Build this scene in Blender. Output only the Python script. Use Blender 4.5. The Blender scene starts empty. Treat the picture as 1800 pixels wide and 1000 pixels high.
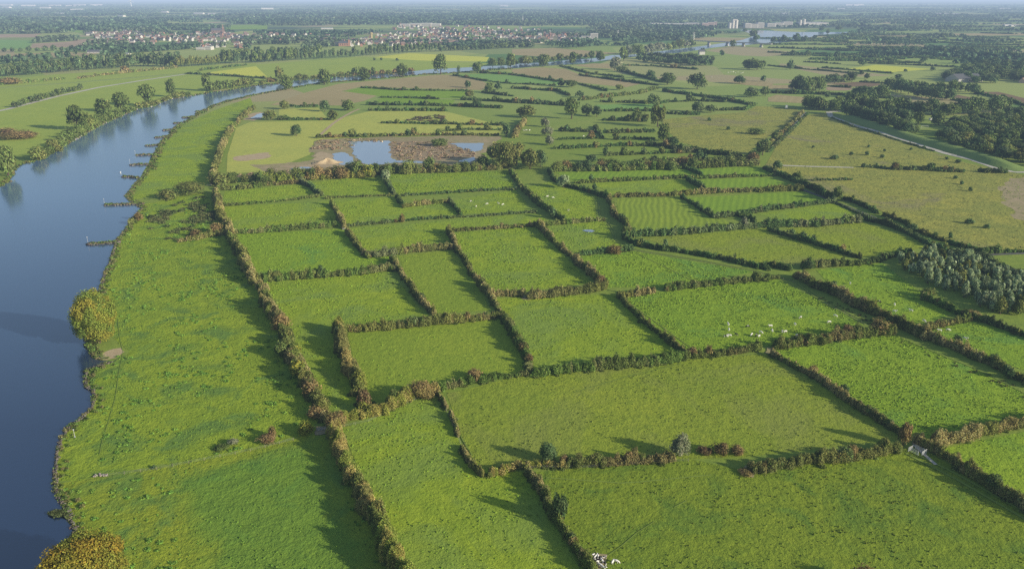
import bpy, math, random
import numpy as np
from mathutils import Vector

# ------------------------------------------------------------------ core
SC = bpy.context.scene
COL = SC.collection
RNG = np.random.default_rng(7)
random.seed(7)
H0 = 150.0                    # flying height of the photographer, metres
FPX = 1413.0                  # focal length in pixels of an 1800 px wide frame
PITCH = math.atan(504.5 / FPX)
CP, SP = math.cos(PITCH), math.sin(PITCH)

def G(px, py):
    """ground point (x, y) seen at photo pixel (px, py) and metres per pixel there"""
    u, v = (px - 900) / FPX, (py - 500) / FPX
    t = H0 / (SP + v * CP)
    return u * t, (CP - v * SP) * t, t / FPX

def pts(s):
    return [tuple(float(a) for a in p.split(',')) for p in s.split()]

def gpts(s):
    return [G(*p)[:2] for p in pts(s)]

# ------------------------------------------------------------------ materials
def new_mat(name):
    m = bpy.data.materials.new(name)
    m.use_nodes = True
    nt = m.node_tree
    nt.nodes.clear()
    out = nt.nodes.new('ShaderNodeOutputMaterial')
    return m, nt, out

def N(nt, kind, **kw):
    n = nt.nodes.new('ShaderNode' + kind)
    for k, v in kw.items():
        setattr(n, k, v)
    return n

def inp(nt, n, i, v):
    if isinstance(v, bpy.types.NodeSocket):
        nt.links.new(v, n.inputs[i])
    else:
        n.inputs[i].default_value = v

def mixc(nt, f, a, b, mode='MIX'):
    n = N(nt, 'MixRGB', blend_type=mode)
    inp(nt, n, 0, f)
    inp(nt, n, 1, a if isinstance(a, bpy.types.NodeSocket) else (*a, 1))
    inp(nt, n, 2, b if isinstance(b, bpy.types.NodeSocket) else (*b, 1))
    return n.outputs[0]

def noise(nt, vec, scale, detail=3, rough=.55, dist=0):
    n = N(nt, 'TexNoise')
    inp(nt, n, 'Vector', vec)
    n.inputs['Scale'].default_value = scale
    n.inputs['Detail'].default_value = detail
    n.inputs['Roughness'].default_value = rough
    n.inputs['Distortion'].default_value = dist
    return n.outputs[0]

def ramp(nt, f, lo, hi):
    n = N(nt, 'MapRange')
    inp(nt, n, 0, f)
    n.inputs[1].default_value = lo
    n.inputs[2].default_value = hi
    n.clamp = True
    return n.outputs[0]

def math_(nt, op, a, b=0.0):
    n = N(nt, 'Math', operation=op)
    inp(nt, n, 0, a)
    inp(nt, n, 1, b)
    return n.outputs[0]

def position(nt, sx=1, sy=1, rz=0.0):
    g = N(nt, 'NewGeometry')
    mp = N(nt, 'Mapping')
    nt.links.new(g.outputs['Position'], mp.inputs[0])
    mp.inputs['Scale'].default_value = (sx, sy, 1)
    mp.inputs['Rotation'].default_value = (0, 0, rz)
    return mp.outputs[0]

def principled(nt, out, col, rough=.9, spec=.15, normal=None):
    b = N(nt, 'BsdfPrincipled')
    inp(nt, b, 'Base Color', col if isinstance(col, bpy.types.NodeSocket) else (*col, 1))
    inp(nt, b, 'Roughness', rough)
    b.inputs['Specular IOR Level'].default_value = spec
    if normal is not None:
        nt.links.new(normal, b.inputs['Normal'])
    nt.links.new(b.outputs[0], out.inputs[0])
    return b

def bump(nt, h, strength, dist):
    b = N(nt, 'Bump')
    b.inputs['Strength'].default_value = strength
    b.inputs['Distance'].default_value = dist
    nt.links.new(h, b.inputs['Height'])
    return b.outputs[0]

def turf(name, base, dark=None, light=None, big=.02, mid=.13, fine=1.0, bstr=.65, bdist=.5, patch=None, stripe=None, amt=1.0, zone=None):
    """meadow ground: three scales of tone and a tussocky relief"""
    m, nt, out = new_mat(name)
    base = np.array(base) * np.array((2.6, 2.48, 1.95))
    dark = tuple(base * np.array((.62, .72, .8))) if dark is None else tuple(np.array(dark))
    light = tuple(base * np.array((1.35, 1.2, 1.1))) if light is None else light
    P = position(nt)
    nb = ramp(nt, noise(nt, P, big, 4, .6), .35, .68)
    nm = ramp(nt, noise(nt, P, mid, 6, .7, .15), .38, .66)
    nf = noise(nt, P, fine, 4, .7)
    c = mixc(nt, math_(nt, 'MULTIPLY', nb, .7 * amt), tuple(base), light)
    c = mixc(nt, math_(nt, 'MULTIPLY', nm, .55 * amt), c, dark)
    c = mixc(nt, math_(nt, 'MULTIPLY', ramp(nt, nf, .45, .7), .5 * amt), c, tuple(np.array(dark) * .75))
    if patch is not None:
        pc, ps, plo, phi = patch
        pc = tuple(np.array(pc) * 1.6)
        c = mixc(nt, ramp(nt, noise(nt, P, ps, 5, .62, .8), plo, phi), c, pc)
    h = math_(nt, 'ADD', nf, math_(nt, 'MULTIPLY', nm, .8))
    if stripe is not None:
        ang, period, sc, sa, dist = stripe
        sc = tuple(np.array(sc) * 1.7)
        w = N(nt, 'TexWave', wave_type='BANDS', bands_direction='X')
        nt.links.new(position(nt, rz=ang), w.inputs[0])
        w.inputs['Scale'].default_value = .314 / period
        w.inputs['Distortion'].default_value = dist
        w.inputs['Detail'].default_value = 1.0
        w.inputs['Detail Scale'].default_value = .4
        c = mixc(nt, math_(nt, 'MULTIPLY', w.outputs[1], sa), c, sc)
    if zone is not None:      # a taller, greener sward inside a loose outline
        zc, planes, soft = zone
        f = None
        wn = math_(nt, 'MULTIPLY', math_(nt, 'SUBTRACT', math_(nt, 'ADD', noise(nt, P, .09, 6, .7), math_(nt, 'MULTIPLY', nb, .3)), .65), 20.0)
        for nx, ny, d in planes:
            vm = N(nt, 'VectorMath', operation='DOT_PRODUCT')
            nt.links.new(P, vm.inputs[0]); vm.inputs[1].default_value = (nx, ny, 0)
            e = math_(nt, 'ADD', math_(nt, 'SUBTRACT', vm.outputs['Value'], d), wn)
            g_ = ramp(nt, e, -soft, soft)
            f = g_ if f is None else math_(nt, 'MULTIPLY', f, g_)
        w = N(nt, 'TexWave', wave_type='BANDS', bands_direction='X')
        nt.links.new(position(nt, rz=.5), w.inputs[0]); w.inputs['Scale'].default_value = .314 / 2.2
        w.inputs['Distortion'].default_value = 4; w.inputs['Detail'].default_value = 2
        z2 = mixc(nt, math_(nt, 'MULTIPLY', w.outputs[1], .35), zc, tuple(np.array(zc) * .72))
        z2 = mixc(nt, math_(nt, 'MULTIPLY', nm, .5), z2, tuple(np.array(zc) * (.8, .8, 1)))
        c = mixc(nt, math_(nt, 'MULTIPLY', f, .72), c, z2)
    principled(nt, out, c, .95, .1, bump(nt, h, bstr, bdist))
    return m

def soil(name, a, b, scale=.15, bstr=.3, stripe=None):
    m, nt, out = new_mat(name)
    P = position(nt)
    a, b = np.array(a) * 1.3, np.array(b) * 1.3
    a, b = tuple(a), tuple(b)
    f = ramp(nt, noise(nt, P, scale, 6, .65), .35, .65)
    c = mixc(nt, f, a, b)
    c = mixc(nt, math_(nt, 'MULTIPLY', ramp(nt, noise(nt, P, scale * .09, 4), .45, .7), .5), c, tuple(np.array(b) * .8))
    if stripe:
        w = N(nt, 'TexWave', wave_type='BANDS', bands_direction='X')
        nt.links.new(position(nt, rz=stripe[0]), w.inputs[0])
        w.inputs['Scale'].default_value = .314 / stripe[1]
        w.inputs['Distortion'].default_value = 1.5
        c = mixc(nt, math_(nt, 'MULTIPLY', w.outputs[1], .3), c, tuple(np.array(b) * .7))
    principled(nt, out, c, .95, .1, bump(nt, noise(nt, P, scale * 5, 4, .7), bstr, .3))
    return m

def leaf_mat(name, transl=.22, vary=.35, tint=(1, 1, 1)):
    """foliage: colour attribute x a per-object tone; part of the light comes through the leaf"""
    m, nt, out = new_mat(name)
    a = N(nt, 'Attribute', attribute_name='Col')
    oi = N(nt, 'ObjectInfo')
    mr = N(nt, 'MapRange')
    nt.links.new(oi.outputs['Random'], mr.inputs[0])
    mr.inputs[3].default_value = 1 - vary
    mr.inputs[4].default_value = 1 + vary
    c = mixc(nt, 1.0, a.outputs[0], tint, 'MULTIPLY')
    vm = N(nt, 'VectorMath', operation='SCALE')
    nt.links.new(c, vm.inputs[0])
    nt.links.new(mr.outputs[0], vm.inputs['Scale'])
    d = N(nt, 'BsdfDiffuse')
    t = N(nt, 'BsdfTranslucent')
    nt.links.new(vm.outputs[0], d.inputs[0])
    nt.links.new(vm.outputs[0], t.inputs[0])
    mx = N(nt, 'MixShader')
    mx.inputs[0].default_value = transl
    nt.links.new(d.outputs[0], mx.inputs[1])
    nt.links.new(t.outputs[0], mx.inputs[2])
    nt.links.new(mx.outputs[0], out.inputs[0])
    return m

def plain(name, c, rough=.8, var=.25, scale=.6, spec=.2, metal=0.0):
    m, nt, out = new_mat(name)
    P = position(nt)
    f = noise(nt, P, scale, 4)
    col = mixc(nt, f, tuple(np.array(c) * (1 + var)), tuple(np.array(c) * (1 - var)))
    b = principled(nt, out, col, rough, spec)
    b.inputs['Metallic'].default_value = metal
    return m

def attr_mat(name, rough=.85):
    m, nt, out = new_mat(name)
    a = N(nt, 'Attribute', attribute_name='Col')
    principled(nt, out, a.outputs[0], rough, .15)
    return m

# ------------------------------------------------------------------ objects
def tag(o, label=None, cat=None, group=None, kind=None):
    if label: o['label'] = label
    if cat: o['category'] = cat
    if group: o['group'] = group
    if kind: o['kind'] = kind
    return o

def link(o, parent=None):
    COL.objects.link(o)
    if parent is not None:
        o.parent = parent
    return o

def empty(name, loc, rz=0.0):
    o = bpy.data.objects.new(name, None)
    o.location = loc
    o.rotation_euler[2] = rz
    o.empty_display_size = .5
    return link(o)

def poly_mesh(name, V, F, mats, cols=None, midx=None, smooth=False):
    """V (n,3), F (m,k) array of equal-sized faces, or a list of faces"""
    me = bpy.data.meshes.new(name)
    V = np.asarray(V, dtype=np.float32)
    if isinstance(F, np.ndarray):
        k = F.shape[1]
        me.vertices.add(len(V))
        me.vertices.foreach_set('co', V.ravel())
        me.loops.add(F.size)
        me.loops.foreach_set('vertex_index', F.astype(np.int32).ravel())
        me.polygons.add(len(F))
        me.polygons.foreach_set('loop_start', np.arange(0, F.size, k, dtype=np.int32))
        me.update(calc_edges=True)
    else:
        me.from_pydata([tuple(map(float, v)) for v in V], [], [list(map(int, f)) for f in F])
        me.update()
    for m in (mats if isinstance(mats, (list, tuple)) else [mats]):
        me.materials.append(m)
    if midx is not None:
        me.polygons.foreach_set('material_index', np.asarray(midx, dtype=np.int32))
    if smooth:
        me.polygons.foreach_set('use_smooth', np.ones(len(me.polygons), dtype=bool))
    if cols is not None:
        ca = me.color_attributes.new('Col', 'FLOAT_COLOR', 'POINT')
        c4 = np.ones((len(V), 4), dtype=np.float32)
        c4[:, :3] = cols
        ca.data.foreach_set('color', c4.ravel())
    return me

def mesh_obj(name, V, F, mats, parent=None, cols=None, midx=None, smooth=False, loc=None):
    o = bpy.data.objects.new(name, poly_mesh(name, V, F, mats, cols, midx, smooth))
    if loc is not None:
        o.location = loc
    return link(o, parent)

class MB:
    """collects boxes, tubes and prisms into one mesh"""
    def __init__(s): s.v, s.f, s.m = [], [], []
    def add(s, V, F, m=0):
        b = len(s.v)
        s.v += [tuple(p) for p in V]
        s.f += [tuple(b + i for i in f) for f in F]
        s.m += [m] * len(F)
    def box(s, c, d, rz=0.0, m=0):
        x, y, z = (q / 2 for q in d)
        co, si = math.cos(rz), math.sin(rz)
        V = []
        for sx, sy, sz in ((-1,-1,-1),(1,-1,-1),(1,1,-1),(-1,1,-1),(-1,-1,1),(1,-1,1),(1,1,1),(-1,1,1)):
            a, b = sx * x, sy * y
            V.append((c[0] + a*co - b*si, c[1] + a*si + b*co, c[2] + sz * z))
        s.add(V, [(3,2,1,0),(4,5,6,7),(0,1,5,4),(1,2,6,5),(2,3,7,6),(3,0,4,7)], m)
    def tube(s, P, R, n=6, m=0, cap=True):
        P = [Vector(p) for p in P]
        V, F = [], []
        for i, p in enumerate(P):
            d = (P[min(i + 1, len(P)-1)] - P[max(i - 1, 0)]).normalized()
            a = d.cross(Vector((0, 0, 1)))
            if a.length < .05: a = Vector((1, 0, 0))
            a.normalize()
            b = d.cross(a)
            for k in range(n):
                t = 2 * math.pi * k / n
                V.append(p + (a * math.cos(t) + b * math.sin(t)) * R[i])
        for i in range(len(P) - 1):
            for k in range(n):
                F.append((i*n+k, i*n+(k+1) % n, (i+1)*n+(k+1) % n, (i+1)*n+k))
        if cap:
            F.append(tuple(reversed(range(n))))
            F.append(tuple((len(P)-1)*n + k for k in range(n)))
        s.add(V, F, m)
    def gable(s, c, L, W, hw, hr, rz=0.0, mw=0, mr=1, over=.35):
        """walls with gables, and a roof whose eaves stand proud of them"""
        co, si = math.cos(rz), math.sin(rz)
        T = lambda x, y, z: (c[0] + x*co - y*si, c[1] + x*si + y*co, c[2] + z)
        l, w = L/2, W/2
        V = [T(-l,-w,0),T(l,-w,0),T(l,w,0),T(-l,w,0),T(-l,-w,hw),T(l,-w,hw),T(l,w,hw),T(-l,w,hw),T(-l,0,hw+hr),T(l,0,hw+hr)]
        s.add(V, [(0,1,5,4),(2,3,7,6),(1,2,6,9,5),(3,0,4,8,7)], mw)
        s.roof(c, L, W, hw, hr, rz, mr, over)
    def roof(s, c, L, W, hw, hr, rz, m, over=.35):
        co, si = math.cos(rz), math.sin(rz)
        T = lambda x, y, z: (c[0] + x*co - y*si, c[1] + x*si + y*co, c[2] + z)
        l, w = L/2 + over, W/2 + over
        k = hr / (W/2)
        e = hw - over * k
        t = .25
        V = [T(-l,-w,e+.02),T(l,-w,e+.02),T(l,w,e+.02),T(-l,w,e+.02),T(-l,0,hw+hr+.02),T(l,0,hw+hr+.02),
             T(-l,-w,e+t),T(l,-w,e+t),T(l,w,e+t),T(-l,w,e+t),T(-l,0,hw+hr+t),T(l,0,hw+hr+t)]
        s.add(V, [(6,7,11,10),(8,9,10,11),(1,0,4,5),(3,2,5,4),(0,1,7,6),(2,3,9,8),(0,6,10,4),(4,10,9,3),(1,5,11,7),(5,2,8,11)], m)
    def build(s, name, mats, parent=None, loc=None, smooth=False):
        return mesh_obj(name, s.v, s.f, mats, parent, midx=s.m, smooth=smooth, loc=loc)
    def mesh(s, name, mats):
        return poly_mesh(name, s.v, s.f, mats, midx=s.m)

def vary(c, n, amt, rng=RNG):
    """n colours around c: brightness and a little hue"""
    c = np.asarray(c)
    k = np.exp(rng.normal(0, amt, (n, 1)))
    return np.clip(c * k * np.exp(rng.normal(0, amt * .25, (n, 3))), .002, .9)

def leaves_at(P, nrm, size, rng=RNG, wild=.7):
    """one bent quad per point, facing roughly along nrm"""
    n = len(P)
    nv = nrm + rng.normal(0, wild, (n, 3))
    nv /= np.linalg.norm(nv, axis=1, keepdims=True) + 1e-9
    a = np.cross(nv, rng.normal(0, 1, (n, 3)))
    a /= np.linalg.norm(a, axis=1, keepdims=True) + 1e-9
    b = np.cross(nv, a)
    s = (np.asarray(size) * rng.uniform(.65, 1.3, n))[:, None] * .5
    t = rng.uniform(.6, 1.0, (n, 1))
    q = np.stack([P - a*s - b*s*t, P + a*s - b*s*t*.8, P + a*s*.9 + b*s*t, P - a*s*.8 + b*s*t + nv*s*.4], 1)
    V = q.reshape(-1, 3)
    F = np.arange(4 * n).reshape(-1, 4)
    return V, F

def shell_points(n, rng=RNG, zmin=-.35):
    """points on a unit sphere above zmin"""
    z = rng.uniform(zmin, 1, n)
    t = rng.uniform(0, 2 * math.pi, n)
    r = np.sqrt(1 - z*z)
    return np.stack([r*np.cos(t), r*np.sin(t), z], 1)

def inside(poly, x, y):
    p = np.asarray(poly)
    r = np.zeros(len(x), bool)
    j = len(p) - 1
    for i in range(len(p)):
        c = ((p[i, 1] > y) != (p[j, 1] > y)) & (x < (p[j, 0]-p[i, 0]) * (y-p[i, 1]) / (p[j, 1]-p[i, 1] + 1e-12) + p[i, 0])
        r ^= c
        j = i
    return r

def poly_area(p):
    p = np.asarray(p)
    return abs(np.sum(p[:, 0]*np.roll(p[:, 1], -1) - p[:, 1]*np.roll(p[:, 0], -1))) / 2

def scatter(poly, density, rng=RNG, most=400000):
    p = np.asarray(poly)
    lo, hi = p.min(0), p.max(0)
    n = int(min(most, density * (hi-lo).prod()))
    x, y = rng.uniform(lo[0], hi[0], n), rng.uniform(lo[1], hi[1], n)
    k = inside(p, x, y)
    return x[k], y[k]

def vnoise(x, y, scale, seed=0):
    """smooth value noise 0..1"""
    x, y = np.asarray(x) / scale, np.asarray(y) / scale
    xi, yi = np.floor(x).astype(np.int64), np.floor(y).astype(np.int64)
    fx, fy = x - xi, y - yi
    fx, fy = fx*fx*(3-2*fx), fy*fy*(3-2*fy)
    def h(a, b):
        v = np.sin(a * 127.1 + b * 311.7 + seed * 74.7) * 43758.5453
        return v - np.floor(v)
    return (h(xi, yi)*(1-fx)+h(xi+1, yi)*fx)*(1-fy) + (h(xi, yi+1)*(1-fx)+h(xi+1, yi+1)*fx)*fy

def resample(P, step):
    """points every ~step metres along a polyline, with tangents"""
    P = np.asarray(P, float)
    seg = np.linalg.norm(np.diff(P, axis=0), axis=1)
    s = np.concatenate([[0], np.cumsum(seg)])
    n = max(2, int(s[-1] / step) + 1)
    t = np.linspace(0, s[-1], n)
    Q = np.stack([np.interp(t, s, P[:, 0]), np.interp(t, s, P[:, 1])], 1)
    T = np.gradient(Q, axis=0)
    T /= np.linalg.norm(T, axis=1, keepdims=True) + 1e-9
    return Q, T
# ------------------------------------------------------------------ camera, light, haze
cam = bpy.data.cameras.new('camera')
cam.sensor_width = 36
cam.lens = 36 * FPX / 1800
cam.clip_start, cam.clip_end = 1, 200000
cam_o = link(bpy.data.objects.new('camera', cam))
cam_o.location = (0, 0, H0)
cam_o.rotation_euler = (math.pi/2 - PITCH, 0, 0)
SC.camera = cam_o

SUN_EL, SUN_AZ = math.radians(18.5), math.radians(117.0)   # azimuth clockwise from +Y
w = bpy.data.worlds.new('World')
SC.world = w
w.use_nodes = True
nt = w.node_tree
bg = nt.nodes['Background']
sky = nt.nodes.new('ShaderNodeTexSky')
sky.sky_type = 'NISHITA'
sky.sun_disc = False
sky.sun_elevation = SUN_EL
sky.sun_rotation = SUN_AZ
sky.altitude = 150
sky.air_density, sky.dust_density, sky.ozone_density = 1.0, 1.0, 1.5
nt.links.new(sky.outputs[0], bg.inputs[0])
bg.inputs[1].default_value = 0.1
sl = bpy.data.lights.new('sun', 'SUN')
sl.energy = 5.0
sl.angle = math.radians(.6)
sl.color = (1.0, .93, .76)
so = link(bpy.data.objects.new('sun', sl))
sd = Vector((math.sin(SUN_AZ)*math.cos(SUN_EL), math.cos(SUN_AZ)*math.cos(SUN_EL), math.sin(SUN_EL)))
so.rotation_euler = sd.to_track_quat('Z', 'Y').to_euler()
so.location = sd * 2000
SC.view_settings.view_transform = 'Standard'
SC.view_settings.look = 'None'
SC.view_settings.exposure = 0
SC.cycles.use_denoising = False
SC.cycles.max_bounces = 5
SC.cycles.diffuse_bounces = 2
SC.cycles.glossy_bounces = 2
SC.cycles.transmission_bounces = 3

# aerial haze: an even layer over the plain, its scattered light added as glow
m, nt, out = new_mat('haze_glow')
va = N(nt, 'VolumeAbsorption'); ve = N(nt, 'Emission'); ad = N(nt, 'AddShader')
SIG = 1 / 15000.0
va.inputs[0].default_value = (.14, .05, 0, 1)
va.inputs[1].default_value = SIG
ve.inputs[0].default_value = (.45, .61, .84, 1)
ve.inputs[1].default_value = SIG
nt.links.new(va.outputs[0], ad.inputs[0]); nt.links.new(ve.outputs[0], ad.inputs[1])
nt.links.new(ad.outputs[0], out.inputs[1])
hb = MB(); hb.box((0, 24000, 200), (90000, 62000, 500))
tag(hb.build('haze', m), 'pale blue haze thickening towards the horizon', kind='stuff')

# ------------------------------------------------------------------ ground
m, nt, out = new_mat('plain_ground')
P = position(nt)
g = N(nt, 'NewGeometry'); sx = N(nt, 'SeparateXYZ'); nt.links.new(g.outputs['Position'], sx.inputs[0])
vo = N(nt, 'TexVoronoi'); nt.links.new(position(nt, .0042, .0030, .12), vo.inputs['Vector']); vo.inputs['Scale'].default_value = 1
vs = N(nt, 'SeparateColor'); nt.links.new(vo.outputs['Color'], vs.inputs[0])
c = mixc(nt, ramp(nt, vs.outputs[0], .2, .9), (.34, .44, .11), (.45, .5, .15))
c = mixc(nt, ramp(nt, vs.outputs[1], .82, .86), c, (.5, .42, .22))
c = mixc(nt, ramp(nt, vs.outputs[2], .84, .88), c, (.15, .28, .08))
near = mixc(nt, math_(nt, 'MULTIPLY', ramp(nt, noise(nt, P, .02, 5), .35, .7), .6), (.3, .4, .06), (.38, .43, .09))
near = mixc(nt, math_(nt, 'MULTIPLY', ramp(nt, noise(nt, P, .2, 5, .65), .4, .65), .5), near, (.16, .26, .05))
c = mixc(nt, ramp(nt, sx.outputs[1], 900, 1300), near, c)
wd = ramp(nt, noise(nt, position(nt, .0006, .0012), 1, 5, .6), .47, .55)
c = mixc(nt, math_(nt, 'MULTIPLY', wd, ramp(nt, sx.outputs[1], 2600, 4200)), c, (.09, .14, .08))
nf = noise(nt, P, .7, 4, .7)
c = mixc(nt, math_(nt, 'MULTIPLY', ramp(nt, nf, .45, .7), .35), c, (.11, .18, .035))
principled(nt, out, c, .95, .1, bump(nt, nf, .5, .3))
GROUND = m
xs = np.concatenate([[-45000, -20000, -9000, -5000], np.arange(-3000, 3001, 150), [5000, 9000, 20000, 45000]])
ys = np.concatenate([[-800, -200], np.arange(0, 3001, 150), [3500, 4500, 6000, 9000, 14000, 22000, 35000, 54000]])
X, Y = np.meshgrid(xs, ys)
V = np.stack([X.ravel(), Y.ravel(), np.zeros(X.size)], 1)
i = np.arange((len(ys)-1) * (len(xs)-1)); r, q = i // (len(xs)-1), i % (len(xs)-1)
a = r * len(xs) + q
tag(mesh_obj('ground', V, np.stack([a, a+1, a+1+len(xs), a+len(xs)], 1), m), 'flat green river plain reaching the horizon', kind='structure')

# ------------------------------------------------------------------ fields
def tf(n, b, **k): return turf('turf_' + n, b, **k)
TURF = {
 'bright': tf('bright', (.138, .192, .022), patch=((.17, .24, .04), .022, .48, .62)),
 'lush': tf('lush', (.122, .188, .021), mid=.2, patch=((.13, .235, .035), .028, .5, .64)),
 'vivid': tf('vivid', (.118, .19, .024), amt=.6, bstr=.3, stripe=(.3, 5, (.1, .17, .022), .5, .8)),
 'smooth': tf('smooth', (.125, .175, .024), amt=1.0, bstr=.5, mid=.3),
 'olive': tf('olive', (.13, .17, .024), mid=.25, fine=.9, bstr=.6, patch=((.19, .22, .045), .018, .48, .64)),
 'olive_dark': tf('olive_dark', (.105, .146, .019), mid=.22, fine=.8, bstr=.7, patch=((.1, .165, .024), .06, .5, .68)),
 'weedy': tf('weedy', (.132, .184, .022), mid=.12, fine=.8, bstr=1.0, patch=((.115, .19, .035), .05, .5, .64)),
 'crop': tf('crop', (.095, .195, .03), mid=.1, fine=1.1, bstr=1.0, stripe=(.5, 1.9, (.06, .14, .03), .4, 2.5), patch=((.13, .2, .03), .03, .5, .62)),
 'pale': tf('pale', (.225, .25, .065), amt=.7, bstr=.25, stripe=(.9, 9, (.25, .25, .07), .4, 1.2)),
 'yellow': tf('yellow', (.27, .29, .055), amt=.5, bstr=.2),
 'heath': tf('heath', (.155, .165, .045), amt=1.25, mid=.09, fine=.45, bstr=.9, patch=((.2, .18, .085), .012, .55, .66)),
 'striped': tf('striped', (.14, .195, .028), amt=.6, bstr=.3, stripe=(.16, 4.4, (.095, .14, .022), .55, 5.0)),
 'far_green': tf('far_green', (.158, .205, .045), amt=.7, bstr=.2),
 'blue': tf('blue', (.1, .18, .055), amt=.5, bstr=.2),
 'dike': tf('dike', (.1, .145, .05), amt=.6, bstr=.3),
}
def half(p, q):
    """the half plane left of p->q as (nx, ny, d)"""
    a, b = G(*p)[:2], G(*q)[:2]
    n = np.array((-(b[1]-a[1]), b[0]-a[0])); n /= np.linalg.norm(n)
    return n[0], n[1], float(n @ np.array(a))
TURF['corner'] = tf('corner', (.136, .174, .021), mid=.12, fine=.8, bstr=1.0, patch=((.115, .19, .035), .05, .5, .64),
    zone=((.18, .35, .05), [half((545, 775), (300, 842)), half((300, 842), (410, 1060)), half((680, 1050), (560, 785))], 5.0))
TURF['tan'] = soil('stubble_tan', (.41, .335, .165), (.37, .3, .14), .05, .15, (.4, 12))
TURF['pink'] = soil('bare_pink', (.42, .31, .2), (.36, .26, .16), .05, .1)
TURF['brown'] = soil('brown_soil', (.24, .17, .1), (.19, .13, .075), .05, .2)
TURF['sand'] = soil('pale_sand', (.5, .4, .25), (.4, .3, .18), .2, .3)
TURF['mud'] = soil('rough_mud', (.4, .31, .19), (.27, .25, .11), .12, .6)
TURF['reed'] = soil('red_reed', (.36, .26, .17), (.27, .22, .12), .2, .7)

Z = [0.03]
def sheet(name, label, key, s, dz=.0015, kind='structure'):
    P = gpts(s)
    if key in ('crop', 'mud', 'sand', 'reed', 'weedy', 'pink'):
        Pc = P + P[:1]
        d = np.mean([math.hypot(*p) for p in P])
        k = max(1.2, d / 260)
        Q, _ = resample(Pc, k * 1.5)
        Q = Q[:-1]
        Q[:, 0] += (vnoise(Q[:, 0], Q[:, 1], k*9, 31) + .6*vnoise(Q[:, 0], Q[:, 1], k*2.6, 33) - .8) * k * 4.0
        Q[:, 1] += (vnoise(Q[:, 0], Q[:, 1], k*9, 35) + .6*vnoise(Q[:, 0], Q[:, 1], k*2.6, 37) - .8) * k * 4.0
        P = [tuple(q) for q in Q]
    Z[0] += dz
    n = len(P)
    me_o = mesh_obj(name, [(x, y, Z[0]) for x, y in P], [tuple(range(n))], TURF[key] if isinstance(key, str) else key)
    if me_o.data.polygons[0].normal.z < 0:
        me_o.data.flip_normals()
    tag(me_o, label, kind=kind)
    return P

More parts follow.
